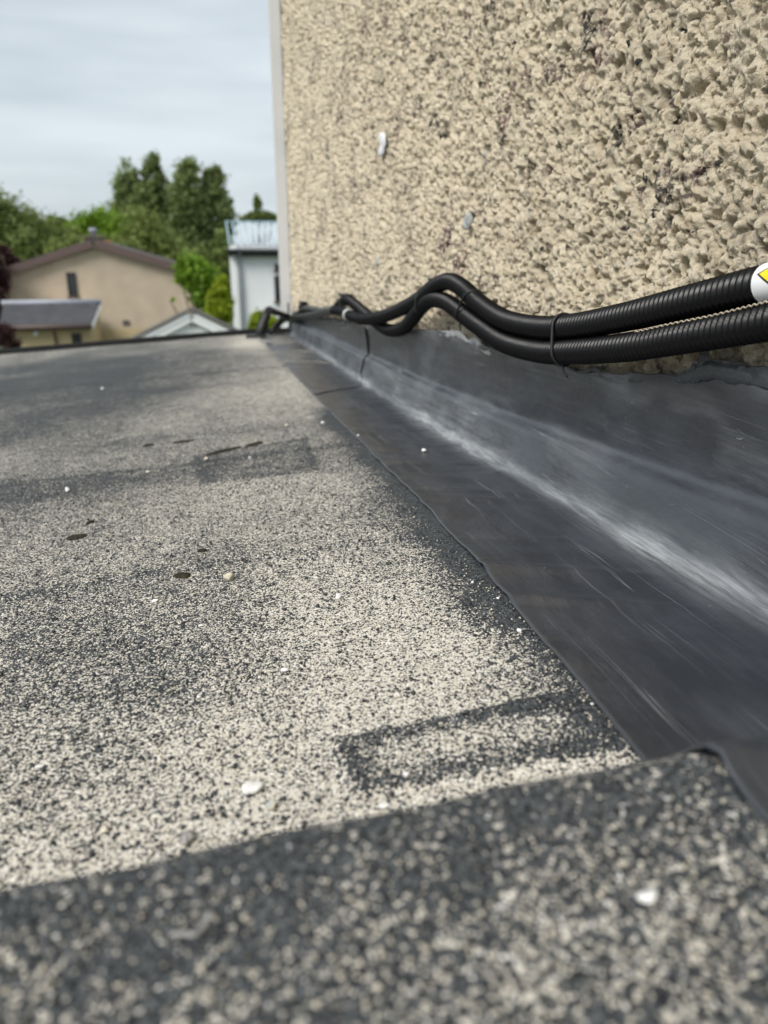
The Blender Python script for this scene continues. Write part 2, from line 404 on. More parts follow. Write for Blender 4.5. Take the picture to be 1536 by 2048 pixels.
# kerb of the near roof edge: felt dressed over an upstand
kx = np.concatenate([np.linspace(-1.6, -.14, 60, endpoint=False), np.linspace(-.14, .26, 190, endpoint=False), np.linspace(.26, .395, 20)])
prof = []                                          # (offset from kerb edge in y, z)
for z in np.linspace(-.235, KERB_Z-.014, 14): prof.append((.018+.010*(KERB_Z-z)/.08, z))
for a in np.linspace(0, math.pi/2, 14): prof.append((.004+.014*math.cos(a), KERB_Z-.014+.014*math.sin(a)))
for y in np.linspace(-.0015, -.24, 130): prof.append((y, KERB_Z-.02*(-y)-.0))
for z in np.linspace(KERB_Z-.02, KERB_Z-.16, 12): prof.append((-.245, z))
prof = np.array(prof)
KX, KO = np.meshgrid(kx, prof[:, 0], indexing='ij'); KZ = np.broadcast_to(prof[:, 1], KX.shape).copy()
KY = KO+kerb_y(KX)-.004
KZ += .002*(fbm(KX*14, KY*14, 31, 2)-.5)+.0018*(fbm(KX*90, KY*90, 33, 3)-.5)
kd = .13+.12*(fbm(KX*16, KY*16, 35, 4)-.5)*2*.8+.10*smooth(-.05, .16, KX)-.10*np.exp(-.5*((KO+.004)/.012)**2)
kd += -.04*np.exp(-.5*((KX+.02)/.05)**2)
kerb = link('kerb', grid_mesh('kerb', np.stack([KX, KY, KZ], -1), {'dust': kd}, flip=True), M['felt_kerb'], roof); at0(kerb)
kerb['label'] = 'raised felt kerb along the near roof edge'

# black trim along the far and left edges
p0 = on_roof(-300, 735); p1 = on_roof(0, 707); p2 = on_roof(490, 661)
def edge_z(x): return np.interp(x, [-3, -1.2, 0, .2, .5], [-.385, -.335, -.275, -.262, -.258])
ex = np.linspace(-2.6, .37, 60); P = np.zeros((60, 6, 3))
for i, x in enumerate(ex):
    z = float(roof_z(x, FAR_Y)); y = FAR_Y+.02*math.sin(x*3)*.1
    for j, (dy, dz) in enumerate([(-.010, -.004), (-.007, .012), (0, .024), (.022, .024), (.026, .02), (.026, -.12)]): P[i, j] = (x, y+dy, z+dz)
e = link('edge_trim', grid_mesh('edge_trim', P, flip=False), M['edge'], roof); at0(e)
P = np.zeros((40, 6, 3))
for i, y in enumerate(np.linspace(-.1, FAR_Y+.02, 40)):
    z = float(roof_z(-2.6, y))
    for j, (dx, dz) in enumerate([(.012, -.004), (.008, .02), (0, .04), (-.022, .04), (-.026, .035), (-.026, -.12)]): P[i, j] = (-2.6+dx, y, z+dz)
e = link('edge_trim', grid_mesh('edge_trim', P, flip=True), M['edge'], roof); at0(e)
GZ = -5.0
e = box('extension_wall', (-2.59, -.075, GZ), (.40, FAR_Y+.015, -.43), M['grey_core'], roof); at0(e)

# ------------------------------------------------------------------ roughcast house wall
house = empty('roughcast_house', (.9, 1.2, GZ), 'house wall in rough cream pebbledash above the black flashing', 'wall')
ND = 1000
th = np.linspace(math.radians(47.5), math.atan(D/3.40), ND); yw = D/np.tan(th)
yw = np.concatenate([np.linspace(-1.2, yw[0], 70, endpoint=False), yw])
ztop = np.maximum(.30, .10+.30*yw)
r = np.concatenate([np.linspace(0, 1, 540), 1+np.linspace(.05, 1, 40)])
WY = np.repeat(yw[:, None], len(r), 1)
zt = ztop[:, None]
WZ = np.where(r[None] <= 1, -.30+(zt+.30)*np.minimum(r, 1)[None], zt+(2.6-zt)*(np.maximum(r, 1)-1)[None]**1.3)
wx = WY+.0036*(fbm(WY*150, WZ*150, 41, 3)-.5)*2; wz = WZ+.0036*(fbm(WY*150, WZ*150, 45, 3)-.5)*2
f1, i1 = worley(wx/.0155, wz/.0155, 51); f2, i2 = worley(wx/.0078+5, wz/.0078, 57); f3, i3 = worley(wx/.0040, wz/.0040+9, 61)
big = fbm(WY*14, WZ*14, 65, 3)
def domes(cell, rad, prob, amp, seed):
    f_, i_ = worley(wx/cell+seed*.37, wz/cell+seed*.71, seed); r_ = rad*(.65+.35*hash2(np.floor(i_*99999), np.floor(i_*777), seed))
    return np.where(i_ < prob, amp*(.45+.55*i_/prob)*np.sqrt(np.maximum(0, 1-(f_/r_)**2)), 0)
l2 = np.clip(1-f2*1.1, 0, 1)**.8*(.3+.7*i2); l3 = np.clip(1-f3, 0, 1)*i3
h = np.maximum(np.maximum(domes(.0140, .68, .5, .0088, 51), domes(.0094, .66, .75, .0072, 52)), np.maximum(domes(.0066, .66, .85, .0056, 53), domes(.0045, .66, .9, .0040, 54)))
h += .0022*l3+.010*(big-.5)+.0050*(fbm(WY*90, WZ*90, 67, 3)-.5)
fp, ip = worley(wx/.026+3, wz/.026+7, 71)              # pits between the stones
h -= .028*np.exp(-(fp/.14)**2)*(ip > .42)
fp, ip = worley(wx/.009+3, wz/.009+7, 75)
h -= .0085*np.exp(-(fp/.20)**2)*(ip > .60)
h -= .002
behind = smooth(.012, -.004, WZ-np.interp(WY, [-.4, .2, .44, .51, .70, .9, 1.14, 1.45, 1.73, 2.4, 3.25], [-.06, -.066, -.077, -.088, -.108, -.112, -.108, -.128, -.146, -.178, -.205]))
h = np.where(behind > 0, h*(1-behind)+np.minimum(h, .005)*behind, h)
Pw = np.stack([D-h, WY+.0015*(fbm(WY*220, WZ*220, 81, 2)-.5), WZ+.002*(l2-.3)], -1)
w = link('roughcast_face', grid_mesh('roughcast_face', Pw, flip=False), M['roughcast'], house); at0(w)
w = box('wall_core', (.405, -1.2, GZ), (3.4, 3.395, 2.6), M['grey_core'], house); at0(w)
w = box('lower_wall', (.395, -1.2, GZ), (.404, 3.393, -.29), M['roughcast'], house); at0(w)
# uPVC corner trim: an L section with a small return lip
tp = [(D-.048, 3.402), (D-.048, 3.44), (D-.042, 3.444), (D+.20, 3.444), (D+.20, 3.438), (D-.002, 3.438), (D-.002, 3.4035), (D-.008, 3.4015)]
w = prism('corner_trim', [(a, b, -.22) for a, b in tp], (0, 0, 2.82), M['trim'], house); at0(w)
w['label'] = 'pale grey plastic corner strip'
# filler daubs over old fixings
for px, py, sy, sz in ((766, 292, .042, .019), (763, 272, .020, .009), (937, 446, .007, .012), (757, 525, .008, .010)):
    p = on_x(px, py, D-.008)
    o = link('filler_daub', blob_mesh('filler_daub', (.007, sy, sz), int(px), 3, .6, 2.4), M['filler'] if sy > .015 else M['pale_mastic'], house)
    o.location = p-np.array(house.location)

# ------------------------------------------------------------------ flashing
flash = empty('wall_flashing', (.3, 1.2, -.25), 'black rubber flashing sheet dressed from roof up the roughcast wall', 'flashing')
TY = [-.4, .2, .44, .51, .70, .9, 1.14, 1.45, 1.73, 2.4, 3.25]; TZ = [-.06, -.066, -.077, -.088, -.108, -.112, -.108, -.128, -.146, -.178, -.205]
def lapline(v):                                     # y of the lap between the two sheets, v = 0 free edge .. 1 top
    return np.interp(v, [0, .4, .6, 1], [1.52, 1.60, 1.72, 1.75])
def flashing_sheet(name, y0, y1, n, lift, seed, lap=False):
    m = 110; v = np.linspace(0, 1, m)
    yy = np.linspace(0, 1, n)
    Yg = np.zeros((n, m)); 
    for j in range(m):
        a = lapline(v[j]) if lap else y0
        tt = yy**(1.6 if not lap else 1.0)
        Yg[:, j] = a+(y1-a)*tt
    xe = edge_x(Yg)+.0009*(fbm(Yg*16, Yg*0+seed, 91, 3)-.5)*2
    base = np.interp(Yg, YS, ZS)
    zt = np.interp(Yg, TY, TZ)+.004*(fbm(Yg*22, Yg*0+2, 93, 3)-.5)*2
    # arclength profile: flat, tight crease, leaning facet, fold, upstand
    xc = .340+.005*(fbm(Yg*4, Yg*0+4, 95, 2)-.5)*2; xf = .3560; xw = .3672; zf = .050
    La = xc-xe; Lb = np.hypot(xf-xc, zf); Lf = .010; Lc = np.maximum(zt-base-zf-.008, .02)
    s = v[None]*(La+Lb+Lf+Lc)
    def shape(s):
        a = np.clip((s-La)/Lb, 0, 1); b = np.clip((s-La-Lb)/Lf, 0, 1); k = np.clip((s-La-Lb-Lf)/Lc, 0, 1)
        return xe+np.minimum(s, La)+a*(xf-xc)+b*(xw-xf), a*zf+b*.008+k*Lc
    Xp = 0; Zp = 0
    for o_, w_ in ((-.012, .08), (-.008, .16), (-.004, .17), (0, .18), (.004, .17), (.008, .16), (.012, .08)):
        q = np.clip(s+o_*np.where(s > La+Lb*.6, .35, 1), 0, None); a_, b_ = shape(q); Xp = Xp+w_*a_; Zp = Zp+w_*b_
    Xp = np.where(s < .013, xe+s, Xp)
    k = np.clip((s-La-Lb-Lf)/Lc, 0, 1); up_ = s > La+Lb+Lf
    # wrinkles across the flat, strongest at the free edge and where the sheet was dressed
    fl = 1-smooth(.0, .9, np.clip(s/La, 0, 2)*.8)
    wz = (1-smooth(2.3, 3.0, Yg))*smooth(.25, .5, Yg)
    sk = Yg+.45*(Xp-EDGE_X)+.012*fbm(Xp*18, Yg*6, 96, 2)
    rip = np.maximum(0, fbm(sk*46, Xp*3, 97, 2)-.5)*2
    big = np.maximum(0, fbm(sk*15, Xp*2, 99, 2)-.47)*2
    Zp += wz*fl*(.0036*rip+.0058*big)*np.where(Zp < .03, 1, 0)
    # dressed dents along the cove
    cv = np.exp(-.5*((s-La-.006)/.014)**2)
    dn = fbm(Yg*13, Yg*0+1, 101, 3)-.5
    Xp += -.005*dn*cv*2; Zp += .004*dn*cv*2
    rc = np.maximum(0, fbm(Yg*70, s*9, 103, 2)-.52)
    Zp += .007*rc*np.exp(-.5*((s-La+.012)/.024)**2)*smooth(.7, 1.0, Yg)*(1-smooth(1.5, 1.8, Yg))
    # gentle belly of the upstand and a lean at the top
    Xp += np.where(up_, .003*(fbm(Yg*5, Zp*9, 105, 2)-.5)*2*smooth(0, .2, k)-.004*k**3, 0)
    if lift:                                        # the covering sheet stands off at its lap
        sd = np.exp(-np.maximum(0, Yg-lapline(v)[None])/.05)
        Zp += (.0014+.0007*sd)*np.where(s < La+Lb*.3, 1, .3); Xp -= (.0018+.0030*sd)*smooth(-.2, .5, (s-La)/Lb)
    Zw = base+.0035+Zp
    # roll the free edge down to the felt: three extra rows give the sheet its thickness
    dust = np.exp(-.5*((s-La-.003)/(.0055+.006*fbm(Yg*9, Yg*0+6, 107, 2)))**2)*(.10+.36*smooth(.36, .62, fbm(Yg*7+.3, Yg*0+8, 109, 3)))  # pale crease band: painted sky highlight, partly chalky scuffs
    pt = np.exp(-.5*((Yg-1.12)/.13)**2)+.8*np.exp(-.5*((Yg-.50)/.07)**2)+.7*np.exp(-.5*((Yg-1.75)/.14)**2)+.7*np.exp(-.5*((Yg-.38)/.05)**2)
    dust += .45*pt*np.exp(-.5*((s-La+.003)/.013)**2)  # brighter stretches of the painted crease highlight, with dust smudges
    dust += .13*np.exp(-.5*((s-La-Lb*.5)/.018)**2)*smooth(.75, 1.0, Yg)*(1-smooth(1.3, 1.6, Yg))  # lighter sheen of the leaning facet, painted into the same mask
    dust += .30*np.exp(-.5*((zt-Zw)/.007)**2)*smooth(.45, .62, fbm(Yg*11, Yg*0+9, 113, 2))
    dust += .10*smooth(.52, .66, fbm(Yg*9+3, s*26, 117, 3))*smooth(La, La+.05, s)
    P = np.stack([Xp, Yg, Zw], -1); th = .0015
    rows = [P[:, :1]+np.array([.02, 0, -th-.001]), P[:, :1]+np.array([.0006, 0, -th]), P[:, :1]+np.array([-.0004, 0, -th*.5])]
    top = [P[:, -1:]+np.array([.002, 0, .0004]), P[:, -1:]+np.array([.010, 0, -.02])]
    P = np.concatenate(rows+[P]+top, 1)
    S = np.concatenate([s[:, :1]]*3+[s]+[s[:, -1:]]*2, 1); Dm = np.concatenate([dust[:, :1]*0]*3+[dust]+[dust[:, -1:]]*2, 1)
    Ym = np.concatenate([Yg[:, :1]]*3+[Yg]+[Yg[:, -1:]]*2, 1)
    if lift:                                        # thickness at the lap end
        E0 = P[:1]+np.array([.004, .012, -.004]); E1 = P[:1]+np.array([.0014, 0.0005, -.0022])
        P = np.concatenate([E0, E1, P], 0); S = np.concatenate([S[:1]]*2+[S], 0); Dm = np.concatenate([Dm[:1]*0]*2+[Dm], 0); Ym = np.concatenate([Ym[:1]]*2+[Ym], 0)
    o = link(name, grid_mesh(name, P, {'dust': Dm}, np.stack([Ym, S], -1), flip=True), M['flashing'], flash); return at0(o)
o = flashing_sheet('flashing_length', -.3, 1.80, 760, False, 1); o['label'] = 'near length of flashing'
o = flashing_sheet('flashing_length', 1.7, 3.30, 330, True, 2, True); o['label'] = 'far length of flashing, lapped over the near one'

# strip of the same sheet folded over the kerb, lifting in a small tent at its corner
n1, n2 = 70, 40
SY = np.linspace(.205, -.22, n1)[:, None]*np.ones((1, n2)); SX = .1455+(np.linspace(0, 1, n2)**1.3)[None]*(.365-.1455)*np.ones((n1, 1))
ky = kerb_y(SX); off = SY-ky
kz = np.where(off > -.004, KERB_Z-np.maximum(0, off+.004)**2*40, KERB_Z-.02*(-off))
SZ = kz+.0030+.0025*(fbm(SX*9, SY*9, 121, 2)-.5)
SZ += .0085*np.exp(-.5*((SX-.1455)/.012)**2)*np.exp(-np.abs(SY-.170)/.007)
SZ += .004*smooth(.15, .25, SX)
S3 = np.stack([SX-.0*SY, SY, SZ], -1)
lo = S3[:, :1]+np.array([.0005, 0, -.002]); S3 = np.concatenate([lo, S3], 1)
UVs = np.stack([S3[..., 1], S3[..., 0]], -1)
o = link('kerb_strip', grid_mesh('kerb_strip', S3, {'dust': np.zeros(S3.shape[:2])}, UVs, flip=False), M['flashing'], flash); at0(o)

# mastic along the top of the flashing
def bead(name, y0, y1, mat, r0, seed, dz=0, flat=.55):
    yy = np.arange(y0, y1, .0022); nz = fbm(yy*60, yy*0+seed, 131, 3); n2_ = fbm(yy*30, yy*0+seed, 137, 3)
    zz = np.interp(yy, TY, TZ)+dz+.007*(n2_-.5)*2
    P = np.stack([np.full_like(yy, .366)-.003*n2_, yy, zz], 1)
    R = r0*(.45+1.2*nz); R[0] *= .2; R[-1] *= .2
    o = link(name, tube_mesh(name, P, R, 10, True, (1.0, flat)), mat, flash); return at0(o)
bead('sealant_bead', .30, .535, M['sealant'], .0065, 3, .003, .5)
bead('sealant_bead', .56, .70, M['sealant'], .003, 8, .001)
bead('sealant_bead', .92, 1.17, M['pale_mastic'], .0042, 5, .001)
bead('sealant_bead', 1.5, 1.76, M['pale_mastic'], .0045, 6, .001)
bead('sealant_bead', 2.0, 2.9, M['sealant'], .006, 7, .001)
for px, py, s in ((1408, 726, (.004, .010, .016)), (1393, 748, (.003, .008, .009)), (1475, 738, (.003, .02, .007)), (1525, 750, (.003, .02, .008))):
    o = link('sealant_daub', blob_mesh('sealant_daub', s, px, 3, .5, 2.6), M['sealant'], flash); o.location = on_x(px, py, .363)-np.array(flash.location)

# ------------------------------------------------------------------ conduits
R0 = .0122
def conduit(name, pts, label, seed):
    W = np.array([on_x(px, py, X_) if not isinstance(px, tuple) else np.array(px) for px, py, X_ in pts])
    c = catmull(W, 40); L = np.linalg.norm(np.diff(c, axis=0), axis=1).sum()
    pitch = .0062; rib = 1.75
    s1 = np.arange(0, min(rib, L), pitch/6); s2 = np.arange(rib, L, .008); s = np.concatenate([s1, s2])
    P, _ = resample(c, s)
    ph = (s/pitch) % 1.0
    prof = np.interp(ph, [0, .12, .42, .54, .88, 1.0], [0, .0, 1, 1, .0, 0])
    r = np.where(s < rib, R0*(.77+.24*prof), R0*.985)
    o = link(name, tube_mesh(name, P, r, 26), M['conduit']); o.location = (0, 0, 0)
    tag(o, label, 'conduit', 'corrugated conduits along the wall'); return c
A = [(1800, 520, .345), (1640, 552, .345), (1520, 570, .345), (1450, 586, .345), (1350, 610, .345), (1250, 634, .345), (1150, 652, .345), (1080, 655, .345), (1010, 640, .345), (960, 608, .345),
     (925, 576, .345), (897, 563, .345), (868, 574, .344), (840, 597, .342), (805, 617, .338), (765, 633, .332), (725, 638, .330), (700, 631, .333), (684, 622, .338), (660, 622, .344), (630, 630, .35), (603, 634, .35), (580, 635, .345), (562, 629, .325), (545, 620, .30), (537, 618, .285), (531, 632, .275), (524, 655, .262), (518, 690, .25)]
B = [(1800, 596, .343), (1640, 622, .343), (1520, 647, .343), (1450, 660, .343), (1350, 678, .343), (1250, 695, .343), (1150, 703, .343), (1080, 703, .343), (1010, 685, .343), (960, 653, .343),
     (925, 627, .343), (890, 603, .344), (862, 600, .345), (842, 615, .346), (826, 636, .347), (808, 655, .347), (785, 661, .347), (765, 654, .350), (735, 630, .353), (712, 610, .354), (694, 599, .355), (682, 606, .354), (665, 620, .354), (640, 622, .354), (612, 618, .354), (596, 628, .353), (580, 637, .345), (566, 640, .325), (556, 650, .305), (547, 664, .29), (540, 690, .275)]
cA = conduit('corrugated_conduit', A, 'black corrugated conduit, upper of the two against the roughcast', 1)
cB = conduit('corrugated_conduit', B, 'black corrugated conduit, lower of the two along the flashing top', 2)

def nearest(c, px, py):
    best = None
    d = c@rt; e_ = c@up; f_ = c@fw
    x = 768+FPX*d/f_; y = 1024-FPX*e_/f_
    i = int(np.argmin((x-px)**2+(y-py)**2)); return c[i], (c[min(i+1, len(c)-1)]-c[max(i-1, 0)])
def zip_tie(pa, pb, label, tail=None, mat='black'):
    a, ta = nearest(cA, *pa); b, _ = nearest(cB, *pb); tdir = ta/np.linalg.norm(ta)
    d = (b-a); L = np.linalg.norm(d); d /= L; nrm = np.cross(tdir, d); nrm /= np.linalg.norm(nrm)
    R = R0*1.06; pts = []
    for q in np.linspace(math.pi/2, 3*math.pi/2, 14): pts.append(a+R*(math.cos(q)*d+math.sin(q)*nrm))
    for q in np.linspace(-math.pi/2, math.pi/2, 14): pts.append(b+R*(math.cos(q)*d+math.sin(q)*nrm))
    pts.append(pts[0]); t_ = empty('cable_tie', tuple(b), label, 'cable tie', 'ties round the conduits')
    P = np.array(pts)+tdir*.0
    s = np.linspace(0, np.linalg.norm(np.diff(P, axis=0), axis=1).sum(), 70); P2, _ = resample(P, s)
    o = link('strap', tube_mesh('strap', P2, .0016, 8, False), M[mat], t_); at0(o)
    hp = b+d*R*.98
    o = link('head', blob_mesh('head', (.0035, .0045, .0030), 5, 2, .1), M[mat], t_); o.location = hp-np.array(t_.location)
    if tail is not None:
        P3 = catmull([hp, hp+np.array(tail)*.5+np.array([-.002, 0, 0]), hp+np.array(tail)], 8)
        o = link('tail', tube_mesh('tail', P3, .0012, 6), M[mat], t_); at0(o)
zip_tie((1130, 655), (1128, 704), 'black cable tie round both conduits at the bottom of the long sag', (-.006, -.022, -.008))
zip_tie((945, 596), (930, 630), 'black cable tie round both conduits just right of the hump', (-.004, -.008, -.010))
zip_tie((846, 592), (845, 612), 'grey cable tie round both conduits left of the hump', None, 'sealant')

# pale clip band on the upper conduit
a, ta = nearest(cA, 697, 630); ta = ta/np.linalg.norm(ta)
o = link('conduit_band', tube_mesh('conduit_band', np.array([a-ta*.006, a-ta*.005, a+ta*.005, a+ta*.006]), [R0*1.02, R0*1.12, R0*1.12, R0*1.02], 20), M['trim']); tag(o, 'pale grey band clipped round the upper conduit', 'clip')
# saddle clips that fix the conduits to the wall
for px, py, lab in ((687, 602, 'black saddle clip on the wall above the pale band'), (603, 613, 'black saddle clip on the wall near the far corner')):
    p = on_x(px, py, .352); t_ = empty('saddle_clip', tuple(p), lab, 'clip', 'saddle clips on the wall')
    bx = box('base', (-.004, -.022, -.012), (.022, .022, .010), M['black'], t_, .002)
    bx = box('head', (-.008, -.030, .010), (.020, .030, .018), M['black'], t_, .0025)
    bx = box('screw_lug', (-.012, -.008, -.020), (-.004, .008, .006), M['black'], t_, .0015)
# small wire stub on the wall left of the hump
pts = [on_x(861, 562, .372), on_x(858, 558, .36), on_x(866, 560, .352), on_x(872, 566, .35)]
o = link('wire_stub', tube_mesh('wire_stub', catmull(pts, 8), .0022, 8), M['black']); tag(o, 'short black wire end sticking out of the wall at the hump', 'wire')
# string lying between the conduits
pts = [on_x(1270, 664, .331), on_x(1340, 648, .330), on_x(1420, 632, .329), on_x(1500, 612, .329), on_x(1580, 592, .329), on_x(1680, 570, .332)]
c = catmull(pts, 50); cz = c.copy(); cz[:, 2] += .0005*np.sin(np.arange(len(c))*.9)
o = link('string', tube_mesh('string', cz, .00055, 7), M['string']); tag(o, 'thin beige string lying in the groove between both conduits', 'string')
# sticker sleeve at the right end of the upper conduit
i0 = int(np.argmin(np.abs((768+FPX*(cA@rt)/(cA@fw))-1538))); seg_ = cA[:i0+1][::-1]
seg_, Ls = resample(seg_, np.linspace(0, .055, 16))
lab = empty('warning_sticker', tuple(seg_[0]), 'white wrap sticker with yellow warning sign round upper conduit', 'sticker')
o = link('sleeve', tube_mesh('sleeve', seg_, R0*1.045, 32, False), M['label_white'], lab); at0(o)
def on_sleeve(s, ang, rr):
    p, _ = resample(seg_, np.array([s])); q, _ = resample(seg_, np.array([s+.002])); T_ = (q-p)[0]; T_ /= np.linalg.norm(T_)
    upv = np.array([0, 0, 1.0]); upv -= T_*(upv@T_); upv /= np.linalg.norm(upv); out = np.cross(upv, T_)
    if out[0] > 0: out = -out
    return p[0]+rr*(math.cos(ang)*out+math.sin(ang)*upv)
def wrap_poly(name, pts2, rr, mat):
    n = 14; a0, a1, a2 = [np.array(p) for p in pts2]; V = []; F = []; idx = {}
    for i in range(n+1):
        for j in range(n+1-i):
            w_ = a0+(a1-a0)*i/n+(a2-a0)*j/n; idx[i, j] = len(V); V.append(on_sleeve(w_[0], w_[1], rr))
    for i in range(n):
        for j in range(n-i):
            F.append((idx[i, j], idx[i+1, j], idx[i, j+1]))
            if i+j < n-1: F.append((idx[i+1, j], idx[i+1, j+1], idx[i, j+1]))
    o = link(name, raw_mesh(name, V, F, True), mat, lab); at0(o)
wrap_poly('sign_border', [(.0035, .42), (.022, 1.15), (.022, -.45)], R0*1.058, M['black'])
wrap_poly('sign_field', [(.0058, .41), (.0205, .98), (.0205, -.25)], R0*1.068, M['label_yellow'])
wrap_poly('sign_mark', [(.0125, .50), (.0175, .62), (.0175, .22)], R0*1.078, M['black'])

# thin loop of cable and foot where the conduits leave over the far edge
pts = [on_y(578, 640, 3.12), on_y(578, 655, 3.08), on_y(568, 667, 3.06), on_y(552, 668, 3.06), on_y(545, 660, 3.06), on_y(552, 646, 3.08)]
o = link('cable_loop', tube_mesh('cable_loop', catmull(pts, 10), .0028, 8), M['black']); tag(o, 'thin black cable loop at the far end of the flashing', 'cable')
p = on_roof(516, 676); t_ = empty('elbow_bracket', tuple(p), 'black angled bracket leg standing on the far roof edge', 'bracket')
o = link('leg', tube_mesh('leg', [on_y(537, 619, 3.12), on_y(531, 636, 3.11), on_y(524, 655, 3.1), on_y(518, 676, 3.08)], [.015, .018, .019, .020], 12), M['black'], t_); at0(o)
o = link('arm', tube_mesh('arm', [on_y(537, 620, 3.12), on_y(556, 626, 3.14), on_y(580, 634, 3.18)], [.014, .012, .010], 10), M['black'], t_); at0(o)
o = link('strut', tube_mesh('strut', [on_y(566, 634, 3.13), on_y(548, 655, 3.1), on_y(540, 668, 3.09)], [.009, .008, .008], 10), M['black'], t_); at0(o)
box('foot_plate', (-.045, -.03, 0.001), (.03, .04, .012), M['black'], t_, .002)
p = on_y(573, 622, 3.3); t_ = empty('corner_bracket', tuple(p), 'pale small bracket at the foot of the corner strip', 'bracket')
box('arm', (-.006, -.004, -.03), (.006, .004, .03), M['trim'], t_, .0015); box('back_plate', (.006, -.006, -.036), (.012, .006, .036), M['black'], t_, .0015)
# ------------------------------------------------------------------ stones and dirt on the roof
def pebble(px, py, w, mat, label, seed, hr=.62, el=1.35, group='pale chips scattered on the felt', extra=0):
    p = on_roof(px, py); dist = np.linalg.norm(p); r_ = w/FPX*dist*.5
    o = link('pebble', blob_mesh('pebble', (r_*el*.78, r_*.85, r_*hr), seed, 3 if w > 12 else 2, .35), M[mat])
    o.location = (p[0], p[1], float(surf_z(p[0], p[1])[0])+r_*hr*.62+.0004+extra); o.rotation_euler = (rng.uniform(-.25, .25), rng.uniform(-.25, .25), rng.uniform(-.5, .9))
    tag(o, label, 'pebble', group)
for a_ in [(503, 1580, 36, 'stone_white', 'largest white pebble on the cream dust near the kerb', 1, .55, 1.75), (543, 1614, 28, 'stone_blue', 'bluish pebble with tan side just right of the largest white pebble', 2, .7, 1.2),
           (372, 1684, 34, 'stone_grey', 'half white half dark grey pebble nearest the kerb', 3, .7, 1.2), (812, 1563, 17, 'stone_white', 'white pebble on the lower border of the near dark rectangle', 4, .9, 1.0),
           (771, 1612, 20, 'stone_white', 'flat white flake just below the near dark rectangle', 5, .22, 1.6), (676, 1196, 17, 'stone_white', 'pale pebble in the middle of the cream dust patch', 6, .8, 1.1),
           (458, 1163, 20, 'stone_cream', 'cream pebble right of the round black stain', 7, .8, 1.1), (567, 1340, 18, 'stone_white', 'pale chip halfway between the cream pebble and the kerb', 8, .6, 1.3),
           (78, 1536, 16, 'stone_white', 'white flake at the left edge above the kerb', 9, .3, 1.7), (135, 986, 12, 'stone_white', 'white chip in the dark swept band at the left', 10, .8, 1.1),
           (205, 781, 9, 'stone_white', 'small white chip alone on the far left felt', 11, .7, 1.2), (533, 976, 11, 'stone_grey', 'greyish chip below the far dark rectangle', 12, .7, 1.3),
           (412, 926, 12, 'stone_cream', 'cream chip under the left end of the long stain', 13, .8, 1.2), (500, 921, 9, 'stone_white', 'white chip under the right end of the long stain', 14, .9, .9),
           (402, 1252, 14, 'stone_white', 'flat pale chip left of centre below the round stain', 15, .35, 1.5), (310, 1202, 13, 'stone_white', 'flat pale chip below left of the round stain', 16, .3, 1.4),
           (16, 1745, 14, 'stone_white', 'white chip at the lower left corner by the kerb', 17, .8, .9), (205, 1662, 17, 'stone_cream', 'cream flake left of the half dark pebble', 18, .35, 1.5),
           (408, 1626, 11, 'stone_cream', 'rusty cream crumb between the two largest pebbles', 19, .7, 1.0), (646, 853, 10, 'stone_white', 'chip beside the flashing edge, upper of two', 20, .7, 1.2),
           (573, 856, 11, 'stone_cream', 'cream chip left of the flashing edge beyond the far rectangle', 21, .5, 1.4), (296, 947, 11, 'stone_cream', 'cream chip between the dark band and the long stain', 22, .5, 1.3),
           (945, 1168, 10, 'stone_white', 'white chip on the swept felt beside the flashing, farthest of the row', 23, .7, 1.0), (995, 1202, 9, 'stone_white', 'white chip on the swept felt beside the flashing, middle of the row', 24, .7, 1.0),
           (1040, 1263, 12, 'stone_white', 'white chip on the swept felt beside the flashing, nearest of the row', 25, .7, 1.2), (1184, 1411, 11, 'stone_white', 'white chip tucked against the flashing by the near rectangle', 26, .5, 1.4),
           (716, 876, 7, 'stone_white', 'tiny chip beside the flashing edge, lower of two', 27, .7, 1.2), (641, 1530, 10, 'stone_white', 'pale crumb left of the near dark rectangle', 28, .6, 1.2)]:
    pebble(*a_)
# pebbles on the flashing and on the kerb
p = on_z(848, 903, -.243); o = link('pebble', blob_mesh('pebble', (.0034, .0034, .0028), 40, 2, .2), M['stone_white']); o.location = p+np.array([0, 0, .002]); tag(o, 'single white grit ball lying on the flat of the flashing', 'pebble', 'pale chips scattered on the felt')
p = on_z(1300, 1795, KERB_Z+.001); o = link('pebble', blob_mesh('pebble', (.0032, .0022, .0010), 41, 3, .6), M['stone_white']); o.location = p+np.array([0, 0, .001]); tag(o, 'blurred white flake on the kerb at the lower right', 'pebble', 'pale chips scattered on the felt')
# short twig-like wire on the kerb
pts = [on_z(338, 1868, KERB_Z+.002), on_z(372, 1868, KERB_Z+.003), on_z(395, 1866, KERB_Z+.003), on_z(420, 1825, KERB_Z+.003)]
o = link('twig', tube_mesh('twig', catmull(pts, 6), .0006, 6), M['stone_grey']); tag(o, 'small pale bent twig lying on the kerb at the left', 'twig')
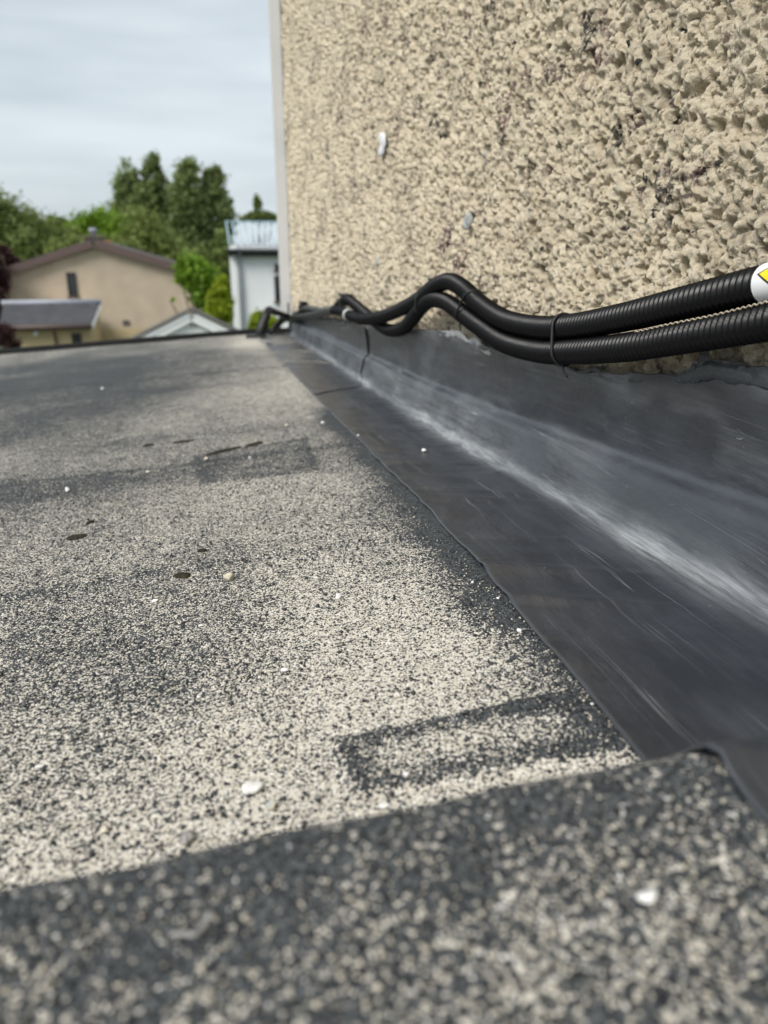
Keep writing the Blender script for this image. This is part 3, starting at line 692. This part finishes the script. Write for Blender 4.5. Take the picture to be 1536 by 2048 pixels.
# wet dirt stains
def stain(px, py, lx, ly, rot, label, seed):
    p = on_roof(px, py); n = 40; r_ = np.random.default_rng(seed); V = []; F = []
    a = np.linspace(0, 2*np.pi, n, endpoint=False); rr = 1+.28*sum(np.sin(a*k+r_.uniform(0, 6.28))/k for k in (2, 3, 5, 7, 9))
    c_, s_ = math.cos(rot), math.sin(rot)
    for lev, zz in ((1.0, .0002), (.8, .0016), (.5, .0021)):
        for k in range(n):
            x_, y_ = lx*rr[k]*lev*math.cos(a[k]), ly*rr[k]*lev*math.sin(a[k])
            gx, gy = p[0]+x_*c_-y_*s_, p[1]+x_*s_+y_*c_
            V.append((gx-p[0], gy-p[1], float(surf_z(gx, gy)[0])-p[2]+zz))
    for l_ in range(2):
        for k in range(n): F.append((l_*n+k, l_*n+(k+1) % n, (l_+1)*n+(k+1) % n, (l_+1)*n+k))
    F.append(tuple(range(2*n, 3*n)))
    o = link('dirt_stain', raw_mesh('dirt_stain', V, F, True), M['wet']); o.location = p; tag(o, label, 'stain', 'damp dark stains on the felt')
stain(365, 1153, .0065, .0065, .2, 'round black damp stain left of the cream pebble', 1)
stain(153, 1078, .009, .009, .3, 'black damp stain at the left below the dark band', 2)
stain(181, 1049, .004, .006, .1, 'small damp spot just above the left black stain', 3)
stain(448, 906, .034, .010, .62, 'long dark damp streak above the far dark rectangle, left half', 4)
stain(508, 893, .024, .007, .75, 'long dark damp streak above the far dark rectangle, right half', 5)
stain(366, 888, .017, .007, .2, 'short damp streak left of the long one', 6)
stain(298, 894, .009, .006, .1, 'faint small damp streak farthest left', 7)
stain(405, 1106, .004, .004, .1, 'tiny damp dot between the two black stains', 8)

# loose slate granules on the near felt: too many to count
def granules(name, N, area, zf, smin, smax, mat, label):
    r_ = np.random.default_rng(99+N); xy = np.stack([r_.uniform(area[0], area[1], N), area[2]*(area[3]/area[2])**r_.uniform(0, 1, N)], 1)
    z = zf(xy[:, 0], xy[:, 1]); s = smin+(smax-smin)*r_.uniform(0, 1, N)**3
    base = np.array([(1, 0, 0), (0, 1, 0), (-1, 0, 0), (0, -1, 0), (0, 0, 1), (0, 0, -1)], float)
    V = base[None]*s[:, None, None]*r_.uniform(.6, 1.25, (N, 6, 1)); a = r_.uniform(0, 6.28, N); c_, s_ = np.cos(a), np.sin(a)
    V = np.stack([V[..., 0]*c_[:, None]-V[..., 1]*s_[:, None], V[..., 0]*s_[:, None]+V[..., 1]*c_[:, None], V[..., 2]*.75], -1)
    V += np.concatenate([xy, z[:, None]], 1)[:, None]+np.array([0, 0, .0006])
    fb = np.array([(0, 1, 4), (1, 2, 4), (2, 3, 4), (3, 0, 4), (1, 0, 5), (2, 1, 5), (3, 2, 5), (0, 3, 5)])
    F = (fb[None]+6*np.arange(N)[:, None, None]).reshape(-1, 3)
    me = bpy.data.meshes.new(name); me.vertices.add(N*6); me.vertices.foreach_set('co', V.reshape(-1).astype(np.float32))
    me.loops.add(F.size); me.loops.foreach_set('vertex_index', F.reshape(-1).astype(np.int32)); me.polygons.add(len(F))
    me.polygons.foreach_set('loop_start', np.arange(0, F.size, 3, dtype=np.int32)); me.polygons.foreach_set('loop_total', np.full(len(F), 3, dtype=np.int32)); me.update(calc_edges=True)
    o = link(name, me, mat); tag(o, label, 'granules', None, 'stuff')
from bisect import bisect
M['granule'] = plain('slate_granule', (.045, .05, .055), .6, .4, .5, 200)
M['granule_pale'] = plain('cream_granule', (.58, .53, .44), .85, .3, .25, 200)
def zfelt(x, y):
    return surf_z(x, y)
granules('slate_granules', 9000, (-.32, .19, .2, 1.1), zfelt, .0005, .0019, M['granule'], 'loose dark slate granules scattered over the felt')
granules('grit_granules', 11000, (-.32, .19, .2, 1.1), zfelt, .0004, .0011, M['granule_pale'], 'loose cream grit grains scattered over the felt')
def zk(x, y):
    return KERB_Z-.02*np.maximum(0, kerb_y(x)-y)+.002*(fbm(x*14, y*14, 31, 2)-.5)
granules('kerb_granules', 2600, (-.12, .143, .05, .158), zk, .0004, .0011, M['granule_pale'], 'cream grit grains on the near kerb')

# ------------------------------------------------------------------ ground and neighbouring houses
t = NT('grass_ground'); M['grass'] = t.fin(t.ramp(t.noise(.6, 5), .35, .65, c4(.035, .055, .015), c4(.075, .10, .03)), .9)
g = grid_mesh('ground', np.stack(list(np.meshgrid(np.linspace(-400, 400, 60), np.linspace(-60, 900, 60), indexing='ij'))+[np.zeros((60, 60))], -1))
co = np.zeros(3600*3, np.float32); g.vertices.foreach_get('co', co); co = co.reshape(-1, 3); co[:, 2] = GZ+.25*(fbm(co[:, 0]*.02, co[:, 1]*.02, 200)-.5); g.vertices.foreach_set('co', co.reshape(-1))
o = link('ground', g, M['grass']); o['kind'] = 'structure'
M['render_tan'] = plain('tan_render', (.52, .43, .33), .9, .2, .12, 1.2, .01, 25)
M['render_sand'] = plain('sand_render', (.50, .40, .24), .9, .2, .1, 1.5, .01, 25)
M['render_white'] = plain('white_render', (.80, .82, .84), .85, .3, .06, 1.2, .01, 25)
M['barge_brown'] = plain('brown_barge', (.125, .085, .078), .6, .4, .1)
M['tile_grey'] = plain('grey_tile', (.060, .060, .066), .6, .4, .25, 3)
M['tile_brown'] = plain('brown_tile', (.10, .088, .08), .7, .4, .3, 4)
M['tile_blue'] = plain('pale_blue_sheet', (.30, .41, .475), .85, .5, .1, 2)
M['ridge_pale'] = plain('pale_ridge', (.34, .36, .42), .5, .4, .1)
M['white_paint'] = plain('white_paint', (.83, .84, .85), .4, .5, .03)
M['dark_gutter'] = plain('dark_gutter', (.025, .025, .028), .5, .4)
M['frame_dark'] = plain('dark_frame', (.02, .02, .022), .5, .4)
t = NT('window_pane'); M['pane'] = t.fin(c4(.03, .034, .04), .08, None, .6)
M['terracotta'] = plain('terracotta', (.35, .11, .05), .8, .3)

def house_root(name, px, Y, label, cat):
    p = on_y(px, 600, Y); return empty(name, (p[0], Y, GZ), label, cat)
def hp(px, py, Y): return on_y(px, py, Y)
def add(o): return at0(o)
def window(px0, px1, py0, py1, Y, root, fr='frame_dark'):
    a = hp(px0, py0, Y); b = hp(px1, py1, Y); x0, x1, z1, z0 = a[0], b[0], a[2], b[2]
    f_ = .07; V = []; F = []
    for lo, hi in (((x0, Y-.06, z0), (x0+f_, Y+.05, z1)), ((x1-f_, Y-.06, z0), (x1, Y+.05, z1)), ((x0+f_, Y-.06, z0), (x1-f_, Y+.05, z0+f_)), ((x0+f_, Y-.06, z1-f_), (x1-f_, Y+.05, z1))):
        v_, q_ = box_data(lo, hi); F += [tuple(i+len(V) for i in q) for q in q_]; V += v_
    w_ = link('window', raw_mesh('window', V, F), M[fr], root); add(w_)
    pn = box('pane', (x0+f_, Y-.02, z0+f_), (x1-f_, Y+.02, z1-f_), M['pane'], w_)
    sl = box('sill', (x0-.06, Y-.12, z0-.07), (x1+.06, Y-.005, z0-.002), M['barge_brown'] if fr == 'frame_dark' else M['white_paint'], w_)
    return w_

# tan gable house
YG = 36.0
gh = house_root('gable_house', 200, YG, 'tan rendered gable house with brown barge boards behind the roof edge', 'house')
L_ = hp(14, 548, YG); Ap = hp(188, 488, YG); Rr = hp(415, 553, YG); Lx, Rx = L_[0], Rr[0]
prism('wall', [(Lx, YG, GZ), (Rx, YG, GZ), (Rx, YG, Rr[2]), (Ap[0], YG, Ap[2]), (Lx, YG, L_[2])], (0, 9, 0), M['render_tan'], gh); add(gh.children[-1])
def slab(name, a, b, th, y0, y1, mat, root):
    """roof slab between two gable points, laid from y0 to y1"""
    a = np.array(a, float); b = np.array(b, float); d = np.array([b[0]-a[0], 0, b[2]-a[2]]); n = np.array([-d[2], 0, d[0]]); n /= np.linalg.norm(n); n *= np.sign(n[2])
    P4 = [a, b, b+n*th, a+n*th]; P4 = [(q[0], y0, q[2]) for q in P4]
    o = prism(name, P4, (0, y1-y0, 0), mat, root); return add(o)
L2 = np.array(hp(-6, 549, YG)); R2 = np.array(hp(432, 557, YG)); Ap2 = np.array([Ap[0], 0, Ap[2]+.04])
slab('roof', L2, Ap2, .16, YG-.25, YG+9.3, M['tile_brown'], gh); slab('roof', Ap2, R2, .16, YG-.25, YG+9.3, M['tile_brown'], gh)
slab('barge_board', L2+[0, 0, -.16], Ap2+[0, 0, -.16], .30, YG-.30, YG-.255, M['barge_brown'], gh); slab('barge_board', Ap2+[0, 0, -.16], R2+[0, 0, -.16], .30, YG-.30, YG-.255, M['barge_brown'], gh)
window(132, 156, 545, 592, YG-.0, gh)
cp = hp(188, 482, YG+2.2)
ch = box('chimney', (cp[0]-.32, YG+1.8, cp[2]-.8), (cp[0]+.36, YG+2.6, cp[2]+.12), M['tile_brown'], gh); add(ch)
box('chimney_cap', (cp[0]-.4, YG+1.72, cp[2]+.12), (cp[0]+.44, YG+2.68, cp[2]+.19), M['barge_brown'], ch)
o = link('chimney_pot', tube_mesh('chimney_pot', [(cp[0], YG+2.2, cp[2]+.19), (cp[0], YG+2.2, cp[2]+.4), (cp[0], YG+2.2, cp[2]+.42), (cp[0], YG+2.2, cp[2]+.55)], [.13, .13, .18, .15], 12), M['ridge_pale'], ch)
cp2 = hp(212, 484, YG+4); o = box('roof_vent', (cp2[0]-.2, YG+3.8, cp2[2]-.6), (cp2[0]+.22, YG+4.2, cp2[2]+.06), M['terracotta'], gh); add(o)
vp = hp(252, 645, YG-.03); o = box('wall_vent', (vp[0]-.14, YG-.05, vp[2]-.1), (vp[0]+.14, YG-.001, vp[2]+.1), M['tile_brown'], gh, .01); add(o)
sp_ = hp(260, 647, YG); o = box('plinth_band', (Lx+.01, YG-.02, GZ), (Rx-.01, YG-.002, hp(260, 657, YG)[2]), M['render_sand'], gh); add(o)

# low garage with a grey tiled roof, in front of the gable house
YR, YE = 34.6, 32.2
gg = house_root('tiled_garage', 100, YE, 'low sand coloured garage with grey tiled roof and brown gutter', 'garage')
a = hp(6, 606, YR); b = hp(200, 606, YR); e0 = hp(-2, 650, YE); e1 = hp(183, 650, YE)
wl = hp(8, 655, YE+.35); wr_ = hp(180, 655, YE+.35)
prism('wall', [(wl[0], YE+.35, GZ), (wl[0], YR+1.2, GZ), (wl[0], YR+1.2, e0[2]+.1), (wl[0], YR, a[2]-.12), (wl[0], YE+.35, e0[2]+.05)], (wr_[0]-wl[0], 0, 0), M['render_sand'], gg); add(gg.children[-1])
NC = 9
for k in range(NC):
    f0, f1 = k/NC, (k+1)/NC
    y0 = YE+(YR-YE)*f0; y1 = YE+(YR-YE)*f1; z0 = e0[2]+(a[2]-e0[2])*f0; z1 = e0[2]+(a[2]-e0[2])*f1
    xl0, xr0 = e0[0]+(a[0]-e0[0])*f0, e1[0]+(b[0]-e1[0])*f0
    o = prism('tile_course', [(xl0, y0, z0), (xl0, y1+.08, z1+.02), (xl0, y1+.08, z1-.03), (xl0, y0, z0-.06)], (xr0-xl0, 0, 0), M['tile_grey'], gg); add(o)
o = link('ridge_capping', tube_mesh('ridge_capping', [(a[0]-.05, YR, a[2]+.0), (b[0]+.05, YR, a[2]+.0)], .11, 10), M['ridge_pale'], gg); add(o)
o = link('gutter', tube_mesh('gutter', [(e0[0], YE-.05, e0[2]-.10), (e1[0], YE-.05, e0[2]-.10)], .075, 10), M['barge_brown'], gg); add(o)
o = box('fascia', (e0[0]+.03, YE+.0, e0[2]-.22), (e1[0]-.03, YE+.05, e0[2]-.07), M['barge_brown'], gg); add(o)
dp = hp(109, 660, YE+.28); o = link('downpipe', tube_mesh('downpipe', [(dp[0], YE-.04, e0[2]-.15), (dp[0], YE+.25, e0[2]-.4), (dp[0], YE+.25, GZ)], .05, 10), M['barge_brown'], gg); add(o)
wi = window(143, 166, 667, 700, YE+.35, gg)
lp = hp(72, 668, YE+.30); o = link('wall_lamp', blob_mesh('wall_lamp', (.13, .1, .14), 3, 2, .05), M['white_paint'], gg); o.location = np.array([lp[0], YE+.28, lp[2]])-np.array(gg.location)
o = prism('verge_board', [(e1[0]+.0, YE+.0, e0[2]-.07), (b[0]+.0, YR, a[2]-.07), (b[0]+.0, YR, a[2]-.22), (e1[0]+.0, YE+.1, e0[2]-.25)], (.05, 0, 0), M['white_paint'], gg); add(o)

# small white gable
YP = 24.0
pg = house_root('white_gabled_garage', 380, YP, 'small white gable with wide white boards just beyond the roof edge', 'garage')
A_ = hp(382, 622, YP); l_ = hp(268, 680, YP); r2_ = hp(494, 676, YP)
prism('wall', [(l_[0]+.25, YP+.12, GZ), (r2_[0]-.25, YP+.12, GZ), (r2_[0]-.25, YP+.12, r2_[2]+.0), (A_[0], YP+.12, A_[2]-.12), (l_[0]+.25, YP+.12, l_[2]+.0)], (0, 1.15, 0), M['white_paint'], pg); add(pg.children[-1])
lo_ = np.array(l_)+np.array([0, 0, -.30]); ro_ = np.array(r2_)+np.array([0, 0, -.30]); ao_ = np.array(A_)+np.array([0, 0, -.30])
slab('barge_board', lo_, ao_, .28, YP-.03, YP+.03, M['white_paint'], pg); slab('barge_board', ao_, ro_, .28, YP-.032, YP+.028, M['white_paint'], pg)
slab('board_bead', lo_+[0, 0, .17], ao_+[0, 0, .17], .035, YP-.06, YP-.034, M['white_paint'], pg); slab('board_bead', ao_+[0, 0, .17], ro_+[0, 0, .17], .035, YP-.06, YP-.034, M['white_paint'], pg)
slab('roof', np.array(l_)+[-.12, 0, -.05], np.array(A_)+[0, 0, .0], .055, YP-.08, YP+1.3, M['tile_brown'], pg); slab('roof', np.array(A_)+[0, 0, .0], np.array(r2_)+[.12, 0, -.05], .055, YP-.08, YP+1.3, M['tile_brown'], pg)
ap = hp(387, 645, YP+.10); o = link('gable_vent', tube_mesh('gable_vent', [(ap[0], YP+.02, ap[2]), (ap[0], YP+.05, ap[2]), (ap[0], YP+.118, ap[2])], [.08, .12, .12], 16), M['ridge_pale'], pg); add(o)

# white rendered house with pale blue roof
YW = 34.0
wh = house_root('white_house', 510, YW, 'white rendered house with pale blue ribbed roof beside the corner strip', 'house')
w0 = hp(472, 500, YW); w1 = hp(760, 500, YW)
box('wall', (w0[0], YW, GZ), (w1[0], YW+8, w0[2]+.25), M['render_white'], wh); add(wh.children[-1])
ev = hp(455, 491, YW-.35); rd = hp(452, 444, YW+2.2); x0 = ev[0]; x1 = w1[0]+.3
P4 = [(x0, YW-.35, ev[2]), (x0, YW+2.2, rd[2]), (x0, YW+2.2, rd[2]-.14), (x0, YW-.35, ev[2]-.12)]
prism('roof', P4, (x1-x0, 0, 0), M['tile_blue'], wh); add(wh.children[-1])
prism('roof', [(x0, YW+2.203, rd[2]), (x0, YW+8.3, ev[2]), (x0, YW+8.3, ev[2]-.12), (x0, YW+2.203, rd[2]-.14)], (x1-x0, 0, 0), M['tile_blue'], wh); add(wh.children[-1])
rib = None
for k in range(24):
    xx = x0+.06+k*.27
    me = rib or raw_mesh('roof_rib', *[v for v in (lambda q: q)((lambda P: ([(0, *p) for p in P]+[(.06, *p) for p in P], [(0, 1, 2, 3), (7, 6, 5, 4), (0, 4, 5, 1), (1, 5, 6, 2), (2, 6, 7, 3), (3, 7, 4, 0)]))([(-.36, .003), (2.2, rd[2]-ev[2]+.003), (2.2, rd[2]-ev[2]+.035), (-.36, .03)]))])
    o = link('roof_rib', me, None if rib else M['tile_blue'], wh); o.location = np.array([xx, YW, ev[2]])-np.array(wh.location); rib = me
    cap = raw_mesh('ridge_tile', *box_data((-.02, -.07, 0), (.235, .07, .05))) if k == 0 else cap
    o = link('ridge_tile', cap, M['tile_blue'] if k == 0 else None, wh); o.location = np.array([xx, YW+2.2, rd[2]+.005])-np.array(wh.location)
o = box('fascia', (x0+.02, YW-.345, ev[2]-.42), (x1, YW-.29, ev[2]-.125), M['dark_gutter'], wh); add(o)
o = link('gutter', tube_mesh('gutter', [(x0-.05, YW-.42, ev[2]-.20), (x1, YW-.42, ev[2]-.20)], .075, 10), M['dark_gutter'], wh); add(o)
o = box('soffit', (x0+.05, YW-.288, ev[2]-.42), (x1, YW-.002, ev[2]-.36), M['dark_gutter'], wh); add(o)
o = link('downpipe', tube_mesh('downpipe', [(w0[0]+.12, YW-.38, ev[2]-.25), (w0[0]+.12, YW-.1, ev[2]-.6), (w0[0]+.12, YW-.1, GZ)], .06, 10), M['ridge_pale'], wh); add(o)
o = box('corner_pilaster', (w0[0]-.28, YW-.04, GZ), (w0[0]-.003, YW+.3, ev[2]-.43), M['white_paint'], wh); add(o)
window(548, 640, 552, 602, YW, wh); window(549, 600, 528, 541, YW, wh)

# ------------------------------------------------------------------ trees
def leaf_mat(name, lo, hi):
    t = NT(name); a = t.n('ShaderNodeAttribute'); a.attribute_name = 'tone'
    col = t.ramp(a.outputs['Fac'], 0, 1, c4(*lo), c4(*hi)); t.fin(col, .55, None, .3)
    tr = t.n('ShaderNodeBsdfTranslucent'); t.l(col, tr.inputs['Color']); mx = t.n('ShaderNodeMixShader'); mx.inputs[0].default_value = .35
    out = [n for n in t.t.nodes if n.type == 'OUTPUT_MATERIAL'][0]
    t.l(t.b.outputs[0], mx.inputs[1]); t.l(tr.outputs[0], mx.inputs[2]); t.l(mx.outputs[0], out.inputs['Surface']); return t.m
M['bark'] = plain('bark', (.07, .055, .04), .9, .2, .3, 6)
M['leaf_dark'] = leaf_mat('leaf_dark', (0.09, 0.125, 0.036), (0.27, 0.34, 0.1))
M['leaf_mid'] = leaf_mat('leaf_mid', (0.12, 0.16, 0.04), (0.32, 0.38, 0.115))
M['leaf_bright'] = leaf_mat('leaf_bright', (0.09, 0.17, 0.01), (0.26, 0.42, 0.04))
M['leaf_lime'] = leaf_mat('leaf_lime', (0.14, 0.2, 0.006), (0.36, 0.44, 0.03))
M['leaf_poplar'] = leaf_mat('leaf_poplar', (0.09, 0.13, 0.042), (0.29, 0.36, 0.13))
M['leaf_plum'] = leaf_mat('leaf_plum', (0.022, 0.011, 0.012), (0.1, 0.045, 0.045))
def crown(name, lobes, N, size, mat, seed, root):
    N = int(N*1.7); size = size*.78; r_ = np.random.default_rng(seed); lobes = np.array(lobes, float)      # x, y, z, rx, ry, rz
    # every lobe gets child clumps on its surface, leaves gather round the clumps
    vol = lobes[:, 3]*lobes[:, 4]*lobes[:, 5]; pick = r_.choice(len(lobes), 46*len(lobes), p=vol/vol.sum())
    d = r_.normal(size=(len(pick), 3)); d /= np.linalg.norm(d, axis=1)[:, None]
    cl = lobes[pick, :3]+d*lobes[pick, 3:6]*(r_.uniform(.25, 1, (len(pick), 1))**.45)
    cs = lobes[pick, 3:6].min(1)*r_.uniform(.14, .34, len(pick)); tone = np.clip(r_.normal(.5, .14, len(pick)), 0, 1)
    k = r_.integers(0, len(cl), N); c_ = cl[k]+r_.normal(size=(N, 3))*cs[k, None]*.85
    a = r_.normal(size=(N, 3)); a /= np.linalg.norm(a, axis=1)[:, None]; b = np.cross(a, r_.normal(size=(N, 3))); b /= np.linalg.norm(b, axis=1)[:, None]
    s = size*r_.uniform(.5, 1.3, (N, 1))
    V = np.stack([c_-a*s, c_-b*s*.55, c_+a*s, c_+b*s*.55], 1).reshape(-1, 3); F = np.arange(4*N).reshape(-1, 4)
    me = bpy.data.meshes.new(name); me.vertices.add(4*N); me.vertices.foreach_set('co', (V-np.array(root.location)).reshape(-1).astype(np.float32))
    me.loops.add(4*N); me.loops.foreach_set('vertex_index', F.reshape(-1).astype(np.int32)); me.polygons.add(N)
    me.polygons.foreach_set('loop_start', np.arange(0, 4*N, 4, dtype=np.int32)); me.polygons.foreach_set('loop_total', np.full(N, 4, dtype=np.int32)); me.update(calc_edges=True)
    at_ = me.attributes.new('tone', 'FLOAT', 'POINT'); tv = np.clip(tone[k]+r_.normal(0, .15, N), 0, 1); at_.data.foreach_set('value', np.repeat(tv, 4).astype(np.float32))
    return link(name, me, mat, root)
def tree(name, label, Y, lobes_px, N, size, mat, seed, group, trunk_r=.16, cat='tree'):
    """lobes_px: (px, py, rx_px, ry_px, dy) in photo pixels at distance Y"""
    lob = []
    for px, py, rx, ry, dy in lobes_px:
        p = hp(px, py, Y+dy); k = (Y+dy)/FPX*.98; lob.append((p[0], Y+dy, p[2], rx*k, min(rx, ry)*k*1.0, ry*k))
    lob = np.array(lob); cx, cy = lob[:, 0].mean(), lob[:, 1].mean()
    root = empty(name, (cx, cy, GZ), label, cat, group)
    top = lob[:, 2].max(); V = []; F = []
    zt = top+.2*lob[:, 5].max()
    P_ = [(0, 0, 0), (.05, .03, (zt-GZ)*.25), (-.04, .0, (zt-GZ)*.5), (.03, .03, (zt-GZ)*.8), (0, 0, (zt-GZ))]
    link('trunk', tube_mesh('trunk', catmull(P_, 4), np.linspace(trunk_r, .03, 17), 8), M['bark'], root)
    for i_, l in enumerate(lob):
        base = np.array([0, 0, max(.5, (l[2]-GZ)*.45)]); end = np.array([l[0]-cx, l[1]-cy, l[2]-GZ]); mid_ = (base+end)/2+np.array([0, 0, -.1*abs(end[0])])
        link('limb', tube_mesh('limb', catmull([base, mid_, end], 4), np.linspace(trunk_r*.5, .02, 9), 6), M['bark'], root)
    crown('crown', lob, N, size, mat, seed, root); return root
TG = 'trees behind the houses'
tree('broadleaf_tree', 'tall dark green tree cut by the left picture edge', 48, [(-40, 445, 60, 55, 0), (15, 462, 48, 48, 1), (-20, 510, 60, 50, 2), (40, 500, 40, 40, -1)], 9000, .17, M['leaf_dark'], 1, TG)
tree('broadleaf_tree', 'dark green rounded tree behind the left roof slope', 50, [(75, 485, 42, 40, 0), (60, 520, 50, 40, -1), (120, 490, 36, 34, 1), (40, 455, 34, 30, 0)], 9500, .17, M['leaf_mid'], 2, TG)
tree('conifer_tree', 'small dark round topped tree poking above the hedge line', 62, [(115, 455, 20, 20, 0), (112, 478, 28, 24, 0), (118, 440, 10, 8, 0)], 3500, .18, M['leaf_dark'], 3, TG)
tree('chestnut_tree', 'bright green domed tree behind the gable ridge', 52, [(210, 460, 46, 36, 0), (185, 480, 45, 36, 1), (240, 480, 36, 34, -1), (165, 470, 26, 26, 0), (215, 440, 30, 18, 0)], 10000, .16, M['leaf_bright'], 4, TG)
tree('broadleaf_tree', 'olive green tree in front of the bright domed tree', 46, [(150, 510, 50, 26, 0), (230, 515, 45, 28, 0), (190, 500, 40, 24, 1)], 7000, .16, M['leaf_mid'], 5, TG)
tree('poplar_tree', 'leftmost poplar with a ragged pointed top', 58, [(262, 385, 24, 45, 0), (268, 430, 34, 50, 0), (245, 405, 18, 22, 0), (272, 355, 10, 20, 0), (275, 480, 40, 50, 0)], 9500, .19, M['leaf_poplar'], 6, TG, .2)
tree('poplar_tree', 'slender pointed poplar, second from left', 58, [(312, 365, 19, 46, 0), (313, 420, 22, 60, 0), (316, 480, 26, 60, 0), (317, 332, 9, 18, 0)], 9500, .19, M['leaf_poplar'], 7, TG, .2)
tree('poplar_tree', 'tallest and broadest poplar, third from left', 56, [(375, 370, 26, 46, 0), (373, 430, 32, 70, 0), (372, 510, 38, 70, 0), (376, 335, 13, 16, 0), (360, 400, 16, 30, 0)], 13000, .19, M['leaf_poplar'], 8, TG, .22)
tree('poplar_tree', 'rightmost poplar beside the white house', 57, [(428, 380, 24, 40, 0), (430, 440, 30, 60, 0), (425, 520, 36, 70, 0), (430, 350, 14, 18, 0), (452, 410, 12, 20, 0)], 12000, .19, M['leaf_poplar'], 9, TG, .22)
tree('broadleaf_tree', 'grey green bushy tree at the poplars feet', 50, [(290, 470, 34, 40, 0), (300, 505, 50, 34, 0), (345, 530, 40, 34, 0), (270, 500, 30, 30, 0)], 8000, .16, M['leaf_mid'], 10, TG)
tree('garden_tree', 'light green garden tree in front of the gable house corner', 31, [(385, 545, 28, 28, 0), (370, 528, 16, 14, 0), (410, 560, 28, 26, 0), (420, 585, 34, 24, 0), (360, 555, 14, 12, 0), (340, 600, 9, 7, 0), (398, 520, 12, 10, 0), (425, 610, 30, 26, 0)], 5200, .12, M['leaf_bright'], 11, 'garden shrubs', .07)
tree('lime_shrub', 'yellow green shrub between the white gable and white house', 29, [(445, 590, 17, 30, 0), (440, 620, 22, 24, 0), (428, 600, 14, 18, 0)], 3800, .10, M['leaf_lime'], 12, 'garden shrubs', .06, 'shrub')
tree('golden_shrub', 'golden shrub at the foot of the white house', 27, [(520, 640, 14, 18, 0), (535, 650, 22, 18, 0), (510, 655, 12, 14, 0)], 2600, .09, M['leaf_lime'], 13, 'garden shrubs', .05, 'shrub')
tree('plum_tree', 'dark purple plum tree at the left picture edge', 35.2, [(-15, 560, 24, 50, 0), (5, 520, 18, 24, 8), (-8, 620, 18, 40, 0), (20, 530, 22, 14, 9.5), (45, 528, 16, 9, 9.5)], 5200, .13, M['leaf_plum'], 14, 'garden shrubs', .08)
tree('plum_shrub', 'purple shrub by the garage wall at the left', 30.5, [(5, 670, 20, 18, 0), (22, 688, 14, 14, 0)], 1800, .07, M['leaf_plum'], 15, 'garden shrubs', .05, 'shrub')
tree('pine_tree', 'thin pine top showing over the pale blue roof', 52, [(515, 412, 7, 22, 0), (500, 432, 9, 6, 0), (532, 430, 10, 6, 0), (516, 435, 16, 8, 0), (545, 436, 9, 8, 0), (486, 438, 7, 5, 0)], 1500, .15, M['leaf_dark'], 16, TG, .14)
tree('broadleaf_tree', 'dark green tree between poplars and white house', 44, [(445, 520, 20, 60, 0), (440, 560, 24, 50, 0), (400, 540, 30, 40, 0)], 6500, .15, M['leaf_dark'], 17, TG)
